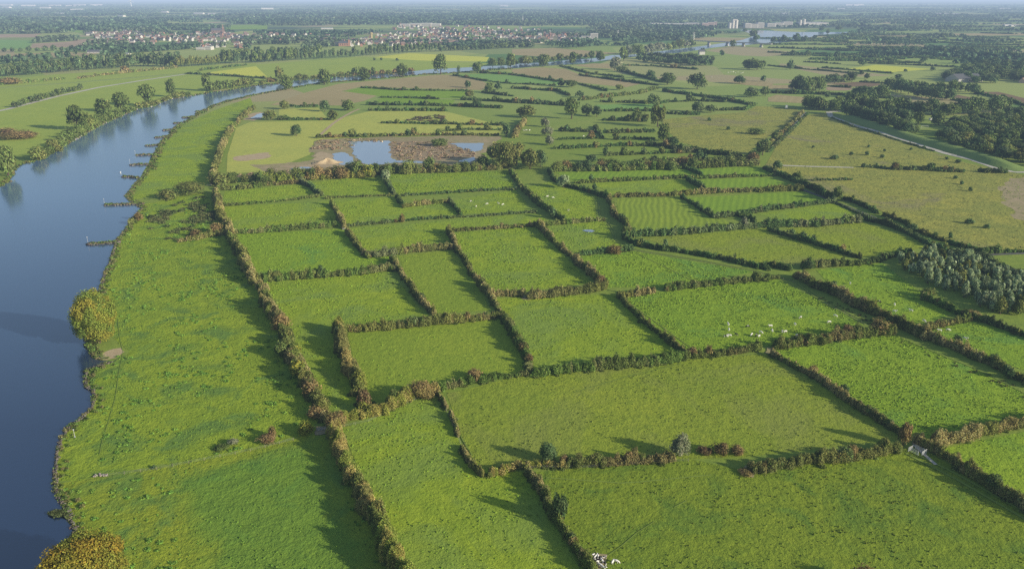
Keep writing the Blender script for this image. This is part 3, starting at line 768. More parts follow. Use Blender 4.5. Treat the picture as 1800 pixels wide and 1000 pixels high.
# the hedges: (label, line, height, width, palette)
A = 'hedges around the small meadows'
HEDGES = [
 ('tall brown riverside hedge running past the gravel yard', '447,191 425,208 411,225 397,246 389,264 382,284 376,303 373,324', 4.6, 4.6, 'b'),
 ('long brown riverside hedge beside the upper weedy bank', '381,340 384,360 393,388 406,414 417,440 432,470 448,500', 4.4, 4.6, 'b'),
 ('ragged riverside hedge with olive and grey bushes, middle stretch', '457,506 470,535 489,566 500,592 507,618 524,650 544,678 559,710 572,740', 4.7, 4.9, 'b'),
 ('sunlit yellowish hedge beside the dark green sward', '580,762 592,790 612,828 627,858 642,883 657,908 669,938 677,965 692,995 706,1015 722,1050', 4.6, 4.4, 'y'),
 ('low reddish hedge north of the first small meadow', '398,333 455,328 530,322', 2.4, 3.0, 'r'),
 ('short dark hedge slanting between the two meadows below the ponds', '531,322 548,331 566,345', 3.2, 2.8, 'g'),
 ('low hedge south of the first small meadow', '388,363 450,358 520,351 560,346', 1.7, 2.4, 'o'),
 ('low broken hedge south of the small meadow below the ponds', '572,350 592,348 690,344', 1.4, 2.2, 'o'),
 ('hedge with a tall willowy bush at its pond end', '674,309 682,326 694,344', 3.4, 2.8, 'g'),
 ('low hedge south of the tufty meadow', '703,345 800,339 905,333', 2.0, 2.4, 'g'),
 ('tiny hedge stub at the notch', '699,347 705,357 711,365', 2.8, 2.6, 'd'),
 ('clipped brown hedge crossing the notch', '711,365 748,360 790,356', 2.6, 2.4, 'b'),
 ('short hedge beside the five white cows', '790,353 798,364 810,379', 2.8, 2.4, 'd'),
 ('brown hedge leaning toward the square meadow', '583,360 592,376 600,391 607,403', 3.6, 3.0, 'b'),
 ('long low grey-green hedge below the five white cows', '611,399 690,391 760,385 850,380 943,374', 2.0, 2.4, 'g'),
 ('olive hedge along the top of the square meadow', '413,412 450,409 520,404 591,398', 2.8, 2.8, 'o'),
 ('brown hedge down the side of the square meadow', '611,409 622,424 633,439 645,454', 3.2, 2.8, 'b'),
 ('dark scrubby hedge corner below the square meadow', '648,452 670,451 692,449', 3.4, 4.4, 'g'),
 ('brown hedge topping the narrow smooth meadow', '692,448 730,443 760,440 797,437', 3.2, 3.2, 'b'),
 ('long straight hedge between the narrow and the square tussocky meadow', '789,407 800,435 820,465 840,496', 3.4, 2.8, 'b'),
 ('hedge continuing down past the narrow smooth meadow', '841,500 853,515 866,530 881,553', 3.2, 2.8, 'b'),
 ('hedge between the smooth corner meadow and the western tussocky pasture', '882,556 901,584 915,609 928,633 933,657', 3.4, 3.2, 'o'),
 ('low brown hedge topping the square tussocky pasture', '797,407 850,403 900,400 942,397', 2.4, 2.6, 'b'),
 ('olive bushy hedge with two dark conifers', '455,494 500,492 550,489 600,485 650,480 695,475', 3.6, 3.8, 'o'),
 ('thin hedge down the side of the narrow smooth meadow', '690,458 700,475 720,503 738,527 761,555', 3.0, 2.6, 'b'),
 ('mixed autumn hedge topping the smooth corner meadow', '607,583 640,582 675,580 740,573 800,567 850,562 882,554', 3.6, 3.8, 'b'),
 ('thick sunlit hedge facing the ragged riverside hedge', '593,580 599,604 613,644 628,684 641,722', 4.4, 4.6, 'y'),
 ('rambling bramble hedge at the meeting of the riverside hedges', '585,748 625,735 675,728 702,710 735,697 765,690', 3.6, 5.0, 'y'),
 ('olive hedge below the smooth corner meadow', '768,690 825,675 870,665 930,658', 2.8, 3.6, 'o'),
 ('bushy hedge below the western tussocky pasture', '935,660 1000,654 1050,650 1100,645 1150,640 1207,631', 3.6, 3.6, 'o'),
 ('reddish hedge below the scattered cow herd', '1208,632 1250,625 1290,621 1335,614', 3.2, 3.2, 'r'),
 ('reddish slanting hedge west of the scattered cow herd', '1087,521 1110,545 1135,569 1162,589 1182,607 1204,623', 2.6, 2.2, 'r'),
 ('short brown hedge topping the pasture of the herd', '1090,524 1120,520 1150,515', 2.8, 3.2, 'b'),
 ('olive hedge above the cow herd beside the track', '1172,511 1210,506 1250,501 1310,495 1366,489', 3.2, 3.6, 'o'),
 ('brown hedge topping the western tussocky pasture', '930,525 980,520 1030,515 1062,509', 3.4, 3.6, 'b'),
 ('small brown hedge piece beside the field gate', '862,521 890,521 920,521', 2.8, 3.0, 'b'),
 ('long slanting brown hedge with a broad shadow', '945,398 965,416 983,434 1013,459 1041,486 1062,503', 3.8, 3.2, 'b'),
 ('low hedge above the wet meadow with the puddle', '950,397 1000,393 1060,388', 2.4, 2.8, 'o'),
 ('dark slanting hedge beside the triangle meadow', '898,301 913,327 938,352 966,372 989,389', 3.6, 3.2, 'o'),
 ('shady dark hedge along the head of the curved track', '966,302 973,318 999,329 1026,335 1066,349', 3.4, 3.2, 'd'),
 ('brown hedge between the curved track and the mown meadow', '1071,349 1079,380 1098,394 1108,414', 3.6, 3.0, 'b'),
 ('trimmed hedge under the long vivid strip', '1012,323 1060,320 1100,318 1207,313', 2.6, 2.6, 'o'),
 ('short dark hedge between the two vivid strips', '1205,297 1218,302 1233,309', 3.0, 2.6, 'd'),
 ('trimmed hedge under the vivid strip near the heath', '1212,315 1280,312 1366,309', 2.6, 2.6, 'o'),
 ('short dark hedge under the trimmed hedges', '1207,317 1222,325 1239,335', 3.0, 2.6, 'd'),
 ('brown hedge topping the mown meadow with swaths', '1082,347 1130,346 1175,345 1225,341 1290,338 1350,337 1410,335', 3.2, 3.4, 'b'),
 ('dark slanting hedge beside the mown meadow with swaths', '1197,347 1225,364 1252,382', 2.8, 2.4, 'd'),
 ('hedge of uneven bushes below the vivid long meadow', '1256,384 1300,378 1350,370 1410,363 1466,356', 3.0, 3.0, 'g'),
 ('short dark hedge inside the eastern strips', '1292,378 1308,384 1327,392', 3.0, 2.6, 'd'),
 ('long thick hedge under the mown meadow', '1112,416 1160,414 1210,411 1275,404 1350,399 1440,397 1512,391', 3.8, 3.8, 'g'),
 ('shady hedge beside the lower bend of the track', '1096,418 1118,432 1170,441 1225,448 1256,454', 3.2, 3.0, 'd'),
 ('dark hedge along the lower edge of the olive meadow', '1263,454 1305,464 1352,475', 3.0, 3.0, 'd'),
 ('pale green bushy hedge above the curved-track meadow', '1020,449 1065,444 1110,440', 2.4, 2.8, 'g'),
 ('dark diagonal hedge at the heath edge', '1345,298 1388,316 1433,336 1468,354', 3.6, 4.0, 'd'),
 ('low diagonal hedge beside the lane', '1470,358 1500,371 1526,384', 2.0, 2.2, 'g'),
 ('dark hedge on the heath side of the lane', '1482,351 1510,359 1543,376', 2.8, 2.8, 'd'),
 ('olive hedge along the near side of the lane', '1521,387 1558,395 1600,413 1632,431 1668,439', 3.0, 3.2, 'g'),
 ('brownish hedge along the far side of the lane', '1555,380 1590,393 1610,405 1632,415 1662,425', 3.0, 2.6, 'b'),
 ('dark hedge with round bushes below the heath', '1665,428 1700,439 1730,444 1820,443', 3.4, 3.0, 'd'),
 ('shady hedge dividing the two olive meadows', '1352,406 1400,421 1440,432 1480,446 1512,455', 2.6, 2.4, 'd'),
 ('dark hedge end beside the olive meadow', '1345,468 1370,471 1390,476', 2.8, 3.0, 'd'),
 ('olive hedge beside the willow wood', '1412,472 1460,468 1528,464', 3.8, 3.8, 'o'),
 ('dark scrub hedge behind the willow wood', '1660,441 1700,449 1740,463 1775,478 1830,497', 3.4, 6.0, 'g'),
 ('shadowed hedge at the head of the willow wood', '1526,464 1555,455 1600,447', 3.0, 3.4, 'd'),
 ('long brown diagonal road hedge, upper stretch', '1398,486 1437,505 1475,522 1505,539 1537,552 1566,567', 3.8, 3.8, 'b'),
 ('long brown diagonal road hedge, lower stretch', '1567,569 1591,579 1613,589 1638,600 1676,613 1713,629 1741,640 1764,653 1830,686', 3.8, 3.8, 'b'),
 ('thin slanting hedge beside the willow wood', '1622,526 1650,536 1682,551 1721,565', 2.6, 2.4, 'o'),
 ('dark hedge behind the three-cow pasture', '1727,565 1765,578 1830,602', 2.8, 2.6, 'd'),
 ('reddish hedge between the two cow pastures', '1612,583 1655,573 1702,563', 2.2, 2.6, 'r'),
 ('tall reddish hedge topping the tussocky road meadow', '1363,614 1412,606 1450,601 1505,592 1566,586', 3.8, 3.8, 'r'),
 ('thin brown slanting hedge with small round bushes', '1356,624 1388,642 1433,665 1461,685 1493,708 1531,731 1563,750 1588,768', 2.4, 2.0, 'b'),
 ('brown hedge at the edge of the picture under the road meadow', '1642,782 1700,771 1775,754 1840,738', 3.6, 3.6, 'b'),
 ('dark diagonal hedge beside the cattle pen', '1612,778 1638,791 1676,815 1713,839 1751,864 1801,894 1850,925', 3.4, 3.0, 'b'),
 ('red and brown hedge on the near edge of the wide olive meadow', '1322,832 1360,824 1400,817 1462,811 1525,800 1576,790', 3.4, 3.4, 'r'),
 ('hedge of red bushes beside the pale willow', '1000,820 1040,817 1075,816 1130,811 1178,807', 3.0, 3.2, 'r'),
 ('low brown hedge leading to the round dark tree', '862,838 885,826 910,820 945,819 1000,822', 2.0, 2.6, 'y'),
 ('dark hedge climbing from the bottom cow herd', '928,828 946,860 968,897 988,929 1008,961 1026,984 1043,1010', 2.6, 2.4, 'b'),
 ('thin broken hedge with white fence posts', '769,692 779,711 793,734 801,755 813,790 829,819 850,838', 1.8, 1.6, 'b'),
 ('bright bushy scrub hedge below the sand heap', '455,322 500,318 560,315 610,313 655,311', 5.0, 6.0, 'y'),
 ('reddish scrub hedge along the gravel pond', '658,305 720,304 780,303 830,300 880,298', 4.4, 5.0, 'r'),
 ('thick olive scrub belt above the vivid strips', '972,301 1040,301 1100,300 1160,298 1220,296 1275,293 1332,291', 4.8, 6.0, 'o'),
 ('low scrub hedge corner by the riverside hedge', '388,334 420,333 455,329', 2.8, 5.0, 'o'),
 ('brown scrubby hedge inside the weedy bank', '318,425 350,420 375,415 402,410', 3.0, 3.0, 'b'),
]
B = 'hedges around the middle fields'
HEDGES2 = [
 ('hedge above the scrub belt below twin pale strips', '975,262 1010,261 1055,259', 3.4, 4.0, 'd'),
 ('hedge topping the twin pale strips', '1070,258 1105,257 1146,257', 3.4, 4.0, 'd'),
 ('low hedge dividing the twin pale strips', '1065,274 1125,272 1187,269', 2.6, 3.0, 'd'),
 ('bushy end of the hedge dividing the twin pale strips', '1187,270 1206,269 1226,268', 3.6, 4.0, 'g'),
 ('dark hedge along the near edge of the rough heath', '1143,255 1200,265 1250,272 1288,275', 3.6, 4.0, 'd'),
 ('olive hedge under the twin pale strips', '1110,287 1180,284 1250,282', 3.2, 4.0, 'o'),
 ('brown bushy hedge joining the heath oaks', '1265,284 1290,280 1310,281', 4.5, 8.0, 'g'),
 ('hedge below the scrub patch in the pale mown field', '672,217 730,218 782,219', 2.6, 3.4, 'd'),
 ('hedge on from the scrub patch toward the tall trees', '784,219 840,220 890,221', 2.6, 3.4, 'd'),
 ('dark hedge below the stubble on the inner bend', '512,188 535,188 558,188', 2.8, 4.0, 'd'),
 ('hedge under the small pale field by the pond', '487,211 530,211 580,211', 3.0, 4.0, 'd'),
 ('long double hedge above the pale mown field, near row', '650,195 720,195 785,196', 3.2, 4.4, 'd'),
 ('long double hedge above the pale mown field, far row', '647,185 720,185.5 785,187', 3.2, 4.4, 'd'),
 ('thin hedge leading to the gravel pond trees', '785,231 830,229 880,229', 2.0, 3.0, 'g'),
 ('hedge along the stubble with two round trees', '635,155 700,159 760,160 820,160.5', 2.6, 4.4, 'd'),
 ('hedge behind the two round trees in the stubble', '847,163 900,170', 2.8, 4.6, 'd'),
 ('hedge between the two green strip fields', '670,172 720,173 770,175', 2.4, 4.4, 'd'),
 ('hedge right of the second green strip field', '812,176 860,178 905,181', 3.2, 5.0, 'd'),
 ('hedge behind the double hedge', '792,187 840,189 882,191', 3.6, 5.0, 'd'),
 ('reddish scrub hedge north of the gravel ponds', '555,243 620,241 750,238 875,239', 2.6, 4.0, 'r'),
 ('dark ditch hedge near the blue strip', '843,128.5 900,132 982,144 1017,148 1068,161', 3.0, 4.4, 'd'),
 ('dark ditch hedge below the blue strip', '797,133 850,142.5 900,148 975,151', 2.6, 4.4, 'd'),
 ('low hedge between the riverside stubbles', '985,116.5 1005,122 1037,130 1097,137', 2.8, 5.0, 'd'),
 ('dark hedge under the riverside stubbles', '1020,133 1075,140.5 1155,151', 3.2, 5.0, 'd'),
 ('hedge beside the large willow by the river', '1095,115.5 1150,117 1225,123', 3.0, 6.0, 'd'),
 ('hedge from the large willow to the oak clumps', '1090,125 1110,131 1168,146', 3.8, 6.0, 'd'),
 ('hedge above the bushy middle scrub', '900,156 982,161 1000,169', 3.0, 5.0, 'd'),
 ('bushy middle scrub hedge', '900,181 950,183 1000,187', 5.0, 7.0, 'g'),
 ('olive hedge winding toward the oak clumps', '1020,177 1060,172 1125,165 1155,156', 4.2, 6.0, 'o'),
 ('hedge left of the big single oak', '1058,180 1100,181 1140,183', 3.0, 4.6, 'o'),
 ('hedge right of the big single oak', '1160,183 1175,180 1225,178 1275,180', 2.8, 4.6, 'd'),
 ('hedge under the bluish green field', '1060,196 1110,196 1150,196', 3.2, 5.0, 'd'),
 ('dark hedge corner near the rough heath', '1175,200 1200,202 1228,202', 3.6, 5.0, 'd'),
 ('hedge between the rough heath and the green strip', '1245,195 1310,194 1320,188 1328,183', 3.0, 5.0, 'd'),
 ('long dark hedge behind the heath', '1165,161 1225,169 1275,176 1325,186', 3.8, 6.0, 'd'),
 ('hedge among the tall middle trees', '1060,212 1095,213 1135,214', 4.0, 5.0, 'd'),
 ('broken hedge left of the little cow field', '985,231 1015,232 1050,233', 3.2, 4.4, 'g'),
 ('broken hedge right of the little cow field', '1062,234 1090,234 1120,233 1150,233', 3.2, 4.4, 'g'),
 ('low hedge below the little cow field', '980,246 1015,245 1050,244', 2.2, 3.4, 'd'),
 ('low hedge right of the little cow field', '1080,246 1125,245 1150,245', 2.2, 3.4, 'd'),
 ('upright hedge in the little cow fields', '1045,223 1052,233 1060,244', 3.0, 3.6, 'd'),
 ('brown hedge beside the pale willow row', '903,243 913,228 923,213', 4.4, 5.0, 'b'),
 ('scrub hedge along the heath track', '1340,268 1358,250 1372,238 1388,222 1410,198', 2.6, 4.0, 'b'),
 ('scrub hedge on the other side of the heath track', '1352,268 1370,250 1392,230 1420,200', 2.0, 3.0, 'g'),
 ('dark scrub hedge standing on the wide heath', '1515,294 1540,295 1560,298 1625,300 1692,303', 3.0, 4.0, 'g'),
 ('dark scrub clump by the road fork', '1720,303 1745,304 1768,305', 3.0, 5.0, 'd'),
 ('small dark hedge on the heath near the lane', '1432,318 1465,317 1496,317', 2.2, 3.0, 'g'),
 ('bushy hedge along the dike road', '1462,208 1500,223 1540,235 1600,254 1640,266', 1.4, 2.4, 'd'),
 ('shady hedge below the inner strip meadow', '1345,164 1415,166 1487,168', 4.0, 6.0, 'd'),
 ('hedge beside the dark brown field', '1455,152 1475,154 1492,155', 3.0, 5.0, 'd'),
 ('hedge above the dark brown field', '1512,145 1550,147 1592,149', 2.6, 5.0, 'd'),
 ('long dark hedge above the wide green field', '1350,116 1410,122 1460,126 1510,131', 3.0, 6.0, 'd'),
 ('dark hedge above the pale yellow field', '1445,120 1500,124 1567,130', 2.8, 6.0, 'd'),
 ('dark hedge beside the pale yellow field', '1522,112 1600,115 1682,119', 3.4, 6.0, 'd'),
 ('hedge beside the brown strip field', '1675,177 1740,182 1768,188', 4.2, 6.0, 'd'),
 ('long dark hedge over the brown strip field', '1715,165 1750,172 1830,194', 3.6, 5.0, 'd'),
 ('hedge beside the pink ploughed field', '1455,165 1490,168 1520,172 1572,174', 3.0, 5.0, 'd'),
 ('hedge in the olive strips', '1415,110 1450,111.5 1478,113.5', 3.0, 6.0, 'd'),
 ('long dark hedge by the far bank', '1350,93 1400,94.5 1462,96.5', 3.4, 7.0, 'd'),
 ('long dark hedge further along the far bank', '1466,97 1530,97.5 1595,98', 3.4, 7.0, 'd'),
 ('long dark hedge near the river water', '1350,85 1420,87 1490,90.5', 4.4, 8.0, 'd'),
 ('ragged scrub hedge on the far bank by the tree belt', '-10,150 38,147 112,140', 3.6, 7.0, 'o'),
 ('ragged scrub hedge in the far bank meadow', '137,139 180,133 225,128.5 270,124 308,120', 4.4, 7.0, 'b'),
 ('dark ditch hedge on the far bank', '328,130.5 380,133 450,137.5 482,140', 3.4, 5.0, 'd'),
 ('low scrub hedge below the olive tree belt', '352,125 390,120 432,116', 4.0, 6.0, 'd'),
 ('dark hedge with the church wood behind', '140,150 95,158 40,164', 0.9, 2.5, 'g'),
]
for L, s, h, wd, p in HEDGES:
    if h > 0: hedge(L, s, h, wd, p, A, .8 if 'riverside hedge' in L or 'sward' in L else .56, gaps=.22 if 'broken' in L else 0.0)
for L, s, h, wd, p in HEDGES2[:-1]:
    hedge(L, s, h * 1.05, wd, p, B, .55)
rng = np.random.default_rng(77)
for k in range(70):      # thin dark hedges of the far strip fields, nothing tells them apart
    py = rng.uniform(64, 112) if k < 45 else rng.uniform(58, 100)
    px = rng.uniform(1380, 1800) if k < 45 else rng.uniform(1500, 1800)
    if py > 100 and px < 1480: px += 250
    ln = rng.uniform(50, 150)
    hedge('thin dark hedge among the far strip fields near the horizon', f'{px-ln/2},{py-rng.uniform(0,1.2)} {px},{py} {px+ln/2},{py+rng.uniform(-.5,1.5)}', rng.uniform(3, 5), 13, 'd', 'far strip field hedges', .5)

# ------------------------------------------------------------------ trees
def crown_mesh(shape, n, size, cols, seed):
    """a crown of leafy sub-clumps, width 1 and height 1 (z from 0 to 1)"""
    rng = np.random.default_rng(seed)
    if shape == 'round': nc, zc, rz, rxy, cr = 34, .5, .44, .40, .165
    elif shape == 'tall': nc, zc, rz, rxy, cr = 26, .55, .43, .38, .17
    elif shape == 'bush': nc, zc, rz, rxy, cr = 22, .4, .46, .36, .25
    elif shape == 'dome': nc, zc, rz, rxy, cr = 84, .47, .43, .41, .105
    elif shape == 'spire': nc, zc, rz, rxy, cr = 22, .5, .46, .33, .17
    else: nc, zc, rz, rxy, cr = 24, .52, .42, .40, .16
    parts = []
    S = shell_points(nc, rng, -.75)
    k = rng.uniform(.55, 1.0, nc)
    if shape == 'dome':      # one even, full crown
        ii = np.arange(nc) + .5
        zz = 1 - 1.8 * ii / nc; tt = ii * 2.39996
        S = np.stack([np.sqrt(1 - zz**2) * np.cos(tt), np.sqrt(1 - zz**2) * np.sin(tt), zz], 1)
        k = rng.uniform(.66, 1.0, nc)
    C = np.stack([S[:, 0]*rxy*k, S[:, 1]*rxy*k, zc + S[:, 2]*rz*k*np.where(S[:, 2] > 0, .92, 1)], 1)
    if shape == 'spire':
        f = np.clip(1.25 - C[:, 2], .3, 1); C[:, :2] *= f[:, None]
    if shape == 'willow':
        C[:, 2] *= .9
    per = max(4, n // nc)
    for i in range(nc):
        r = cr * rng.uniform(.75, 1.35)
        sp = shell_points(per, rng, -.9)
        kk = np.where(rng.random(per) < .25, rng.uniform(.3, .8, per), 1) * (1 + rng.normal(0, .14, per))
        P = C[i] + sp * (r * kk)[:, None] * (1, 1, .9)
        P[:, 2] = np.clip(P[:, 2], .01, 1.02)
        out = P - (0, 0, zc); out /= np.linalg.norm(out, axis=1, keepdims=True) + 1e-6
        V, F = leaves_at(P, sp + out * .5, size, rng, .65)
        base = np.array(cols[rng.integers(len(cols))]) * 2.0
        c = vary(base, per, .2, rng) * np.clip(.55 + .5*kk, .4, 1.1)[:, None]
        parts.append((V, F, np.repeat(c, 4, axis=0)))
    return join(parts)

def trunk_mesh(shape, seed, top=.62, r=.03):
    rng = random.Random(seed)
    b = MB()
    b.tube([(0, 0, -.01), (.01, 0, .12), (.015, .01, .3), (0, .02, top)], [r*1.5, r, r*.75, r*.3], 7)
    for k in range(6):
        a = k * 1.05 + rng.random()
        z = .2 + .06 * k
        L = .26
        b.tube([(0, 0, z), (math.cos(a)*L*.5, math.sin(a)*L*.5, z+.1), (math.cos(a)*L, math.sin(a)*L, z+.22)], [r*.5, r*.33, r*.12], 5)
    return b

COLS = {
 'oak': [(.07, .1, .034), (.09, .125, .038), (.1, .12, .045), (.082, .105, .05)],
 'mid': [(.085, .115, .032), (.1, .125, .04), (.075, .105, .03)],
 'olive': [(.12, .135, .04), (.135, .14, .045), (.1, .125, .035)],
 'willow': [(.15, .16, .095), (.17, .175, .11), (.125, .14, .08)],
 'silver': [(.17, .21, .11), (.145, .185, .09), (.19, .225, .125)],
 'yellow': [(.15, .16, .028), (.165, .155, .028), (.12, .15, .028), (.1, .135, .03)],
 'orange': [(.2, .165, .026), (.225, .17, .028), (.175, .165, .028), (.145, .16, .03)],
 'red': [(.12, .08, .042), (.13, .09, .045), (.12, .1, .042)],
 'dark': [(.058, .095, .038), (.07, .105, .042), (.08, .11, .044)],
 'brown': [(.16, .12, .05), (.14, .115, .045), (.18, .13, .06)],
 'far': [(.058, .092, .04), (.07, .105, .045), (.085, .108, .048)],
}
PROTO = {}
def proto(shape, col, lod, v):
    key = (shape, col, lod, v)
    if key not in PROTO:
        n, size = {'far': (300, .16), 'mid': (1300, .08), 'near': (5200, .042), 'big': (46000, .019)}[lod]
        V, F, C = crown_mesh(shape, n, size, COLS[col], sum(map(ord, shape + col + lod)) * 7 + v)
        crown = poly_mesh(shape + '_crown', V, F, TLEAF, C)
        bt = trunk_mesh(shape, v + 3, .5 if shape == 'bush' else .65, .016 if shape == 'bush' else .028)
        trunk = bt.mesh(shape + '_trunk', BARK)
        whole = None
        if lod == 'far':
            me = bpy.data.meshes.new(shape + '_tree')
            bt2 = MB(); bt2.tube([(0, 0, -.01), (0, 0, .25), (0, 0, .5)], [.035, .025, .012], 5)
            fq = [f for f in bt2.f if len(f) == 4]
            tv = np.array(bt2.v, np.float32)
            Vw = np.concatenate([V, tv]); Fw = np.concatenate([F, np.array(fq) + len(V)])
            Cw = np.concatenate([C, np.tile(np.array([[.06, .05, .035]]), (len(tv), 1))])
            whole = poly_mesh(shape + '_tree', Vw, Fw, TLEAF, Cw)
        PROTO[key] = (crown, trunk, whole)
    return PROTO[key]

TN = {'round': 'broadleaf_tree', 'dome': 'broadleaf_tree', 'tall': 'poplar_tree', 'willow': 'willow_tree', 'bush': 'bush', 'spire': 'spire_tree'}
tcount = [0]
def tree_xy(x, y, wd, ht, shape, col, label, group=None, lod=None, name=None):
    tcount[0] += 1
    rng = random.Random(tcount[0] * 13 + 5)
    d = math.hypot(x, y)
    pxw = wd / d * 804
    if lod is None:
        lod = 'near' if pxw > 22 else 'mid' if pxw > 8.5 else 'far'
    crown, trunk, whole = proto(shape, col, lod, rng.randrange(3 if lod != 'big' else 1))
    rz = rng.uniform(0, 6.28)
    name = name or (('oak_tree' if col in ('oak', 'dark') else 'woodland_tree' if col == 'far' else None) if shape == 'round' else None) or TN[shape]
    cat = 'bush' if name == 'bush' else 'tree'
    k = rng.uniform(.93, 1.07)
    if lod == 'far':
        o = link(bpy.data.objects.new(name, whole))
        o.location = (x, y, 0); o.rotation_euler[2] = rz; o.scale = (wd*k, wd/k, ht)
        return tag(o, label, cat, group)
    root = empty(name, (x, y, 0), rz)
    tag(root, label, cat, group)
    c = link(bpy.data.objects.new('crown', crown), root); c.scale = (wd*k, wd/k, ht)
    t = link(bpy.data.objects.new('trunk' if shape != 'bush' else 'stem', trunk), root); t.scale = (ht, ht, ht)
    return root

def tree_px(px, py, wpx, hpx, shape, col, label, group=None, lod=None, name=None):
    x, y, s = G(px, py)
    d = math.hypot(y, H0); sd, cd = H0 / d, y / d
    wd, E = wpx * s, hpx * s
    y += wd * .22                       # the pixel given is the near foot of the crown
    ht = math.sqrt(max(E*E - (wd*sd)**2, (.55*E)**2)) / cd
    return tree_xy(x, y, wd, ht * 1.06, shape, col, label, group, lod, name)
TN['spire'] = 'conifer'
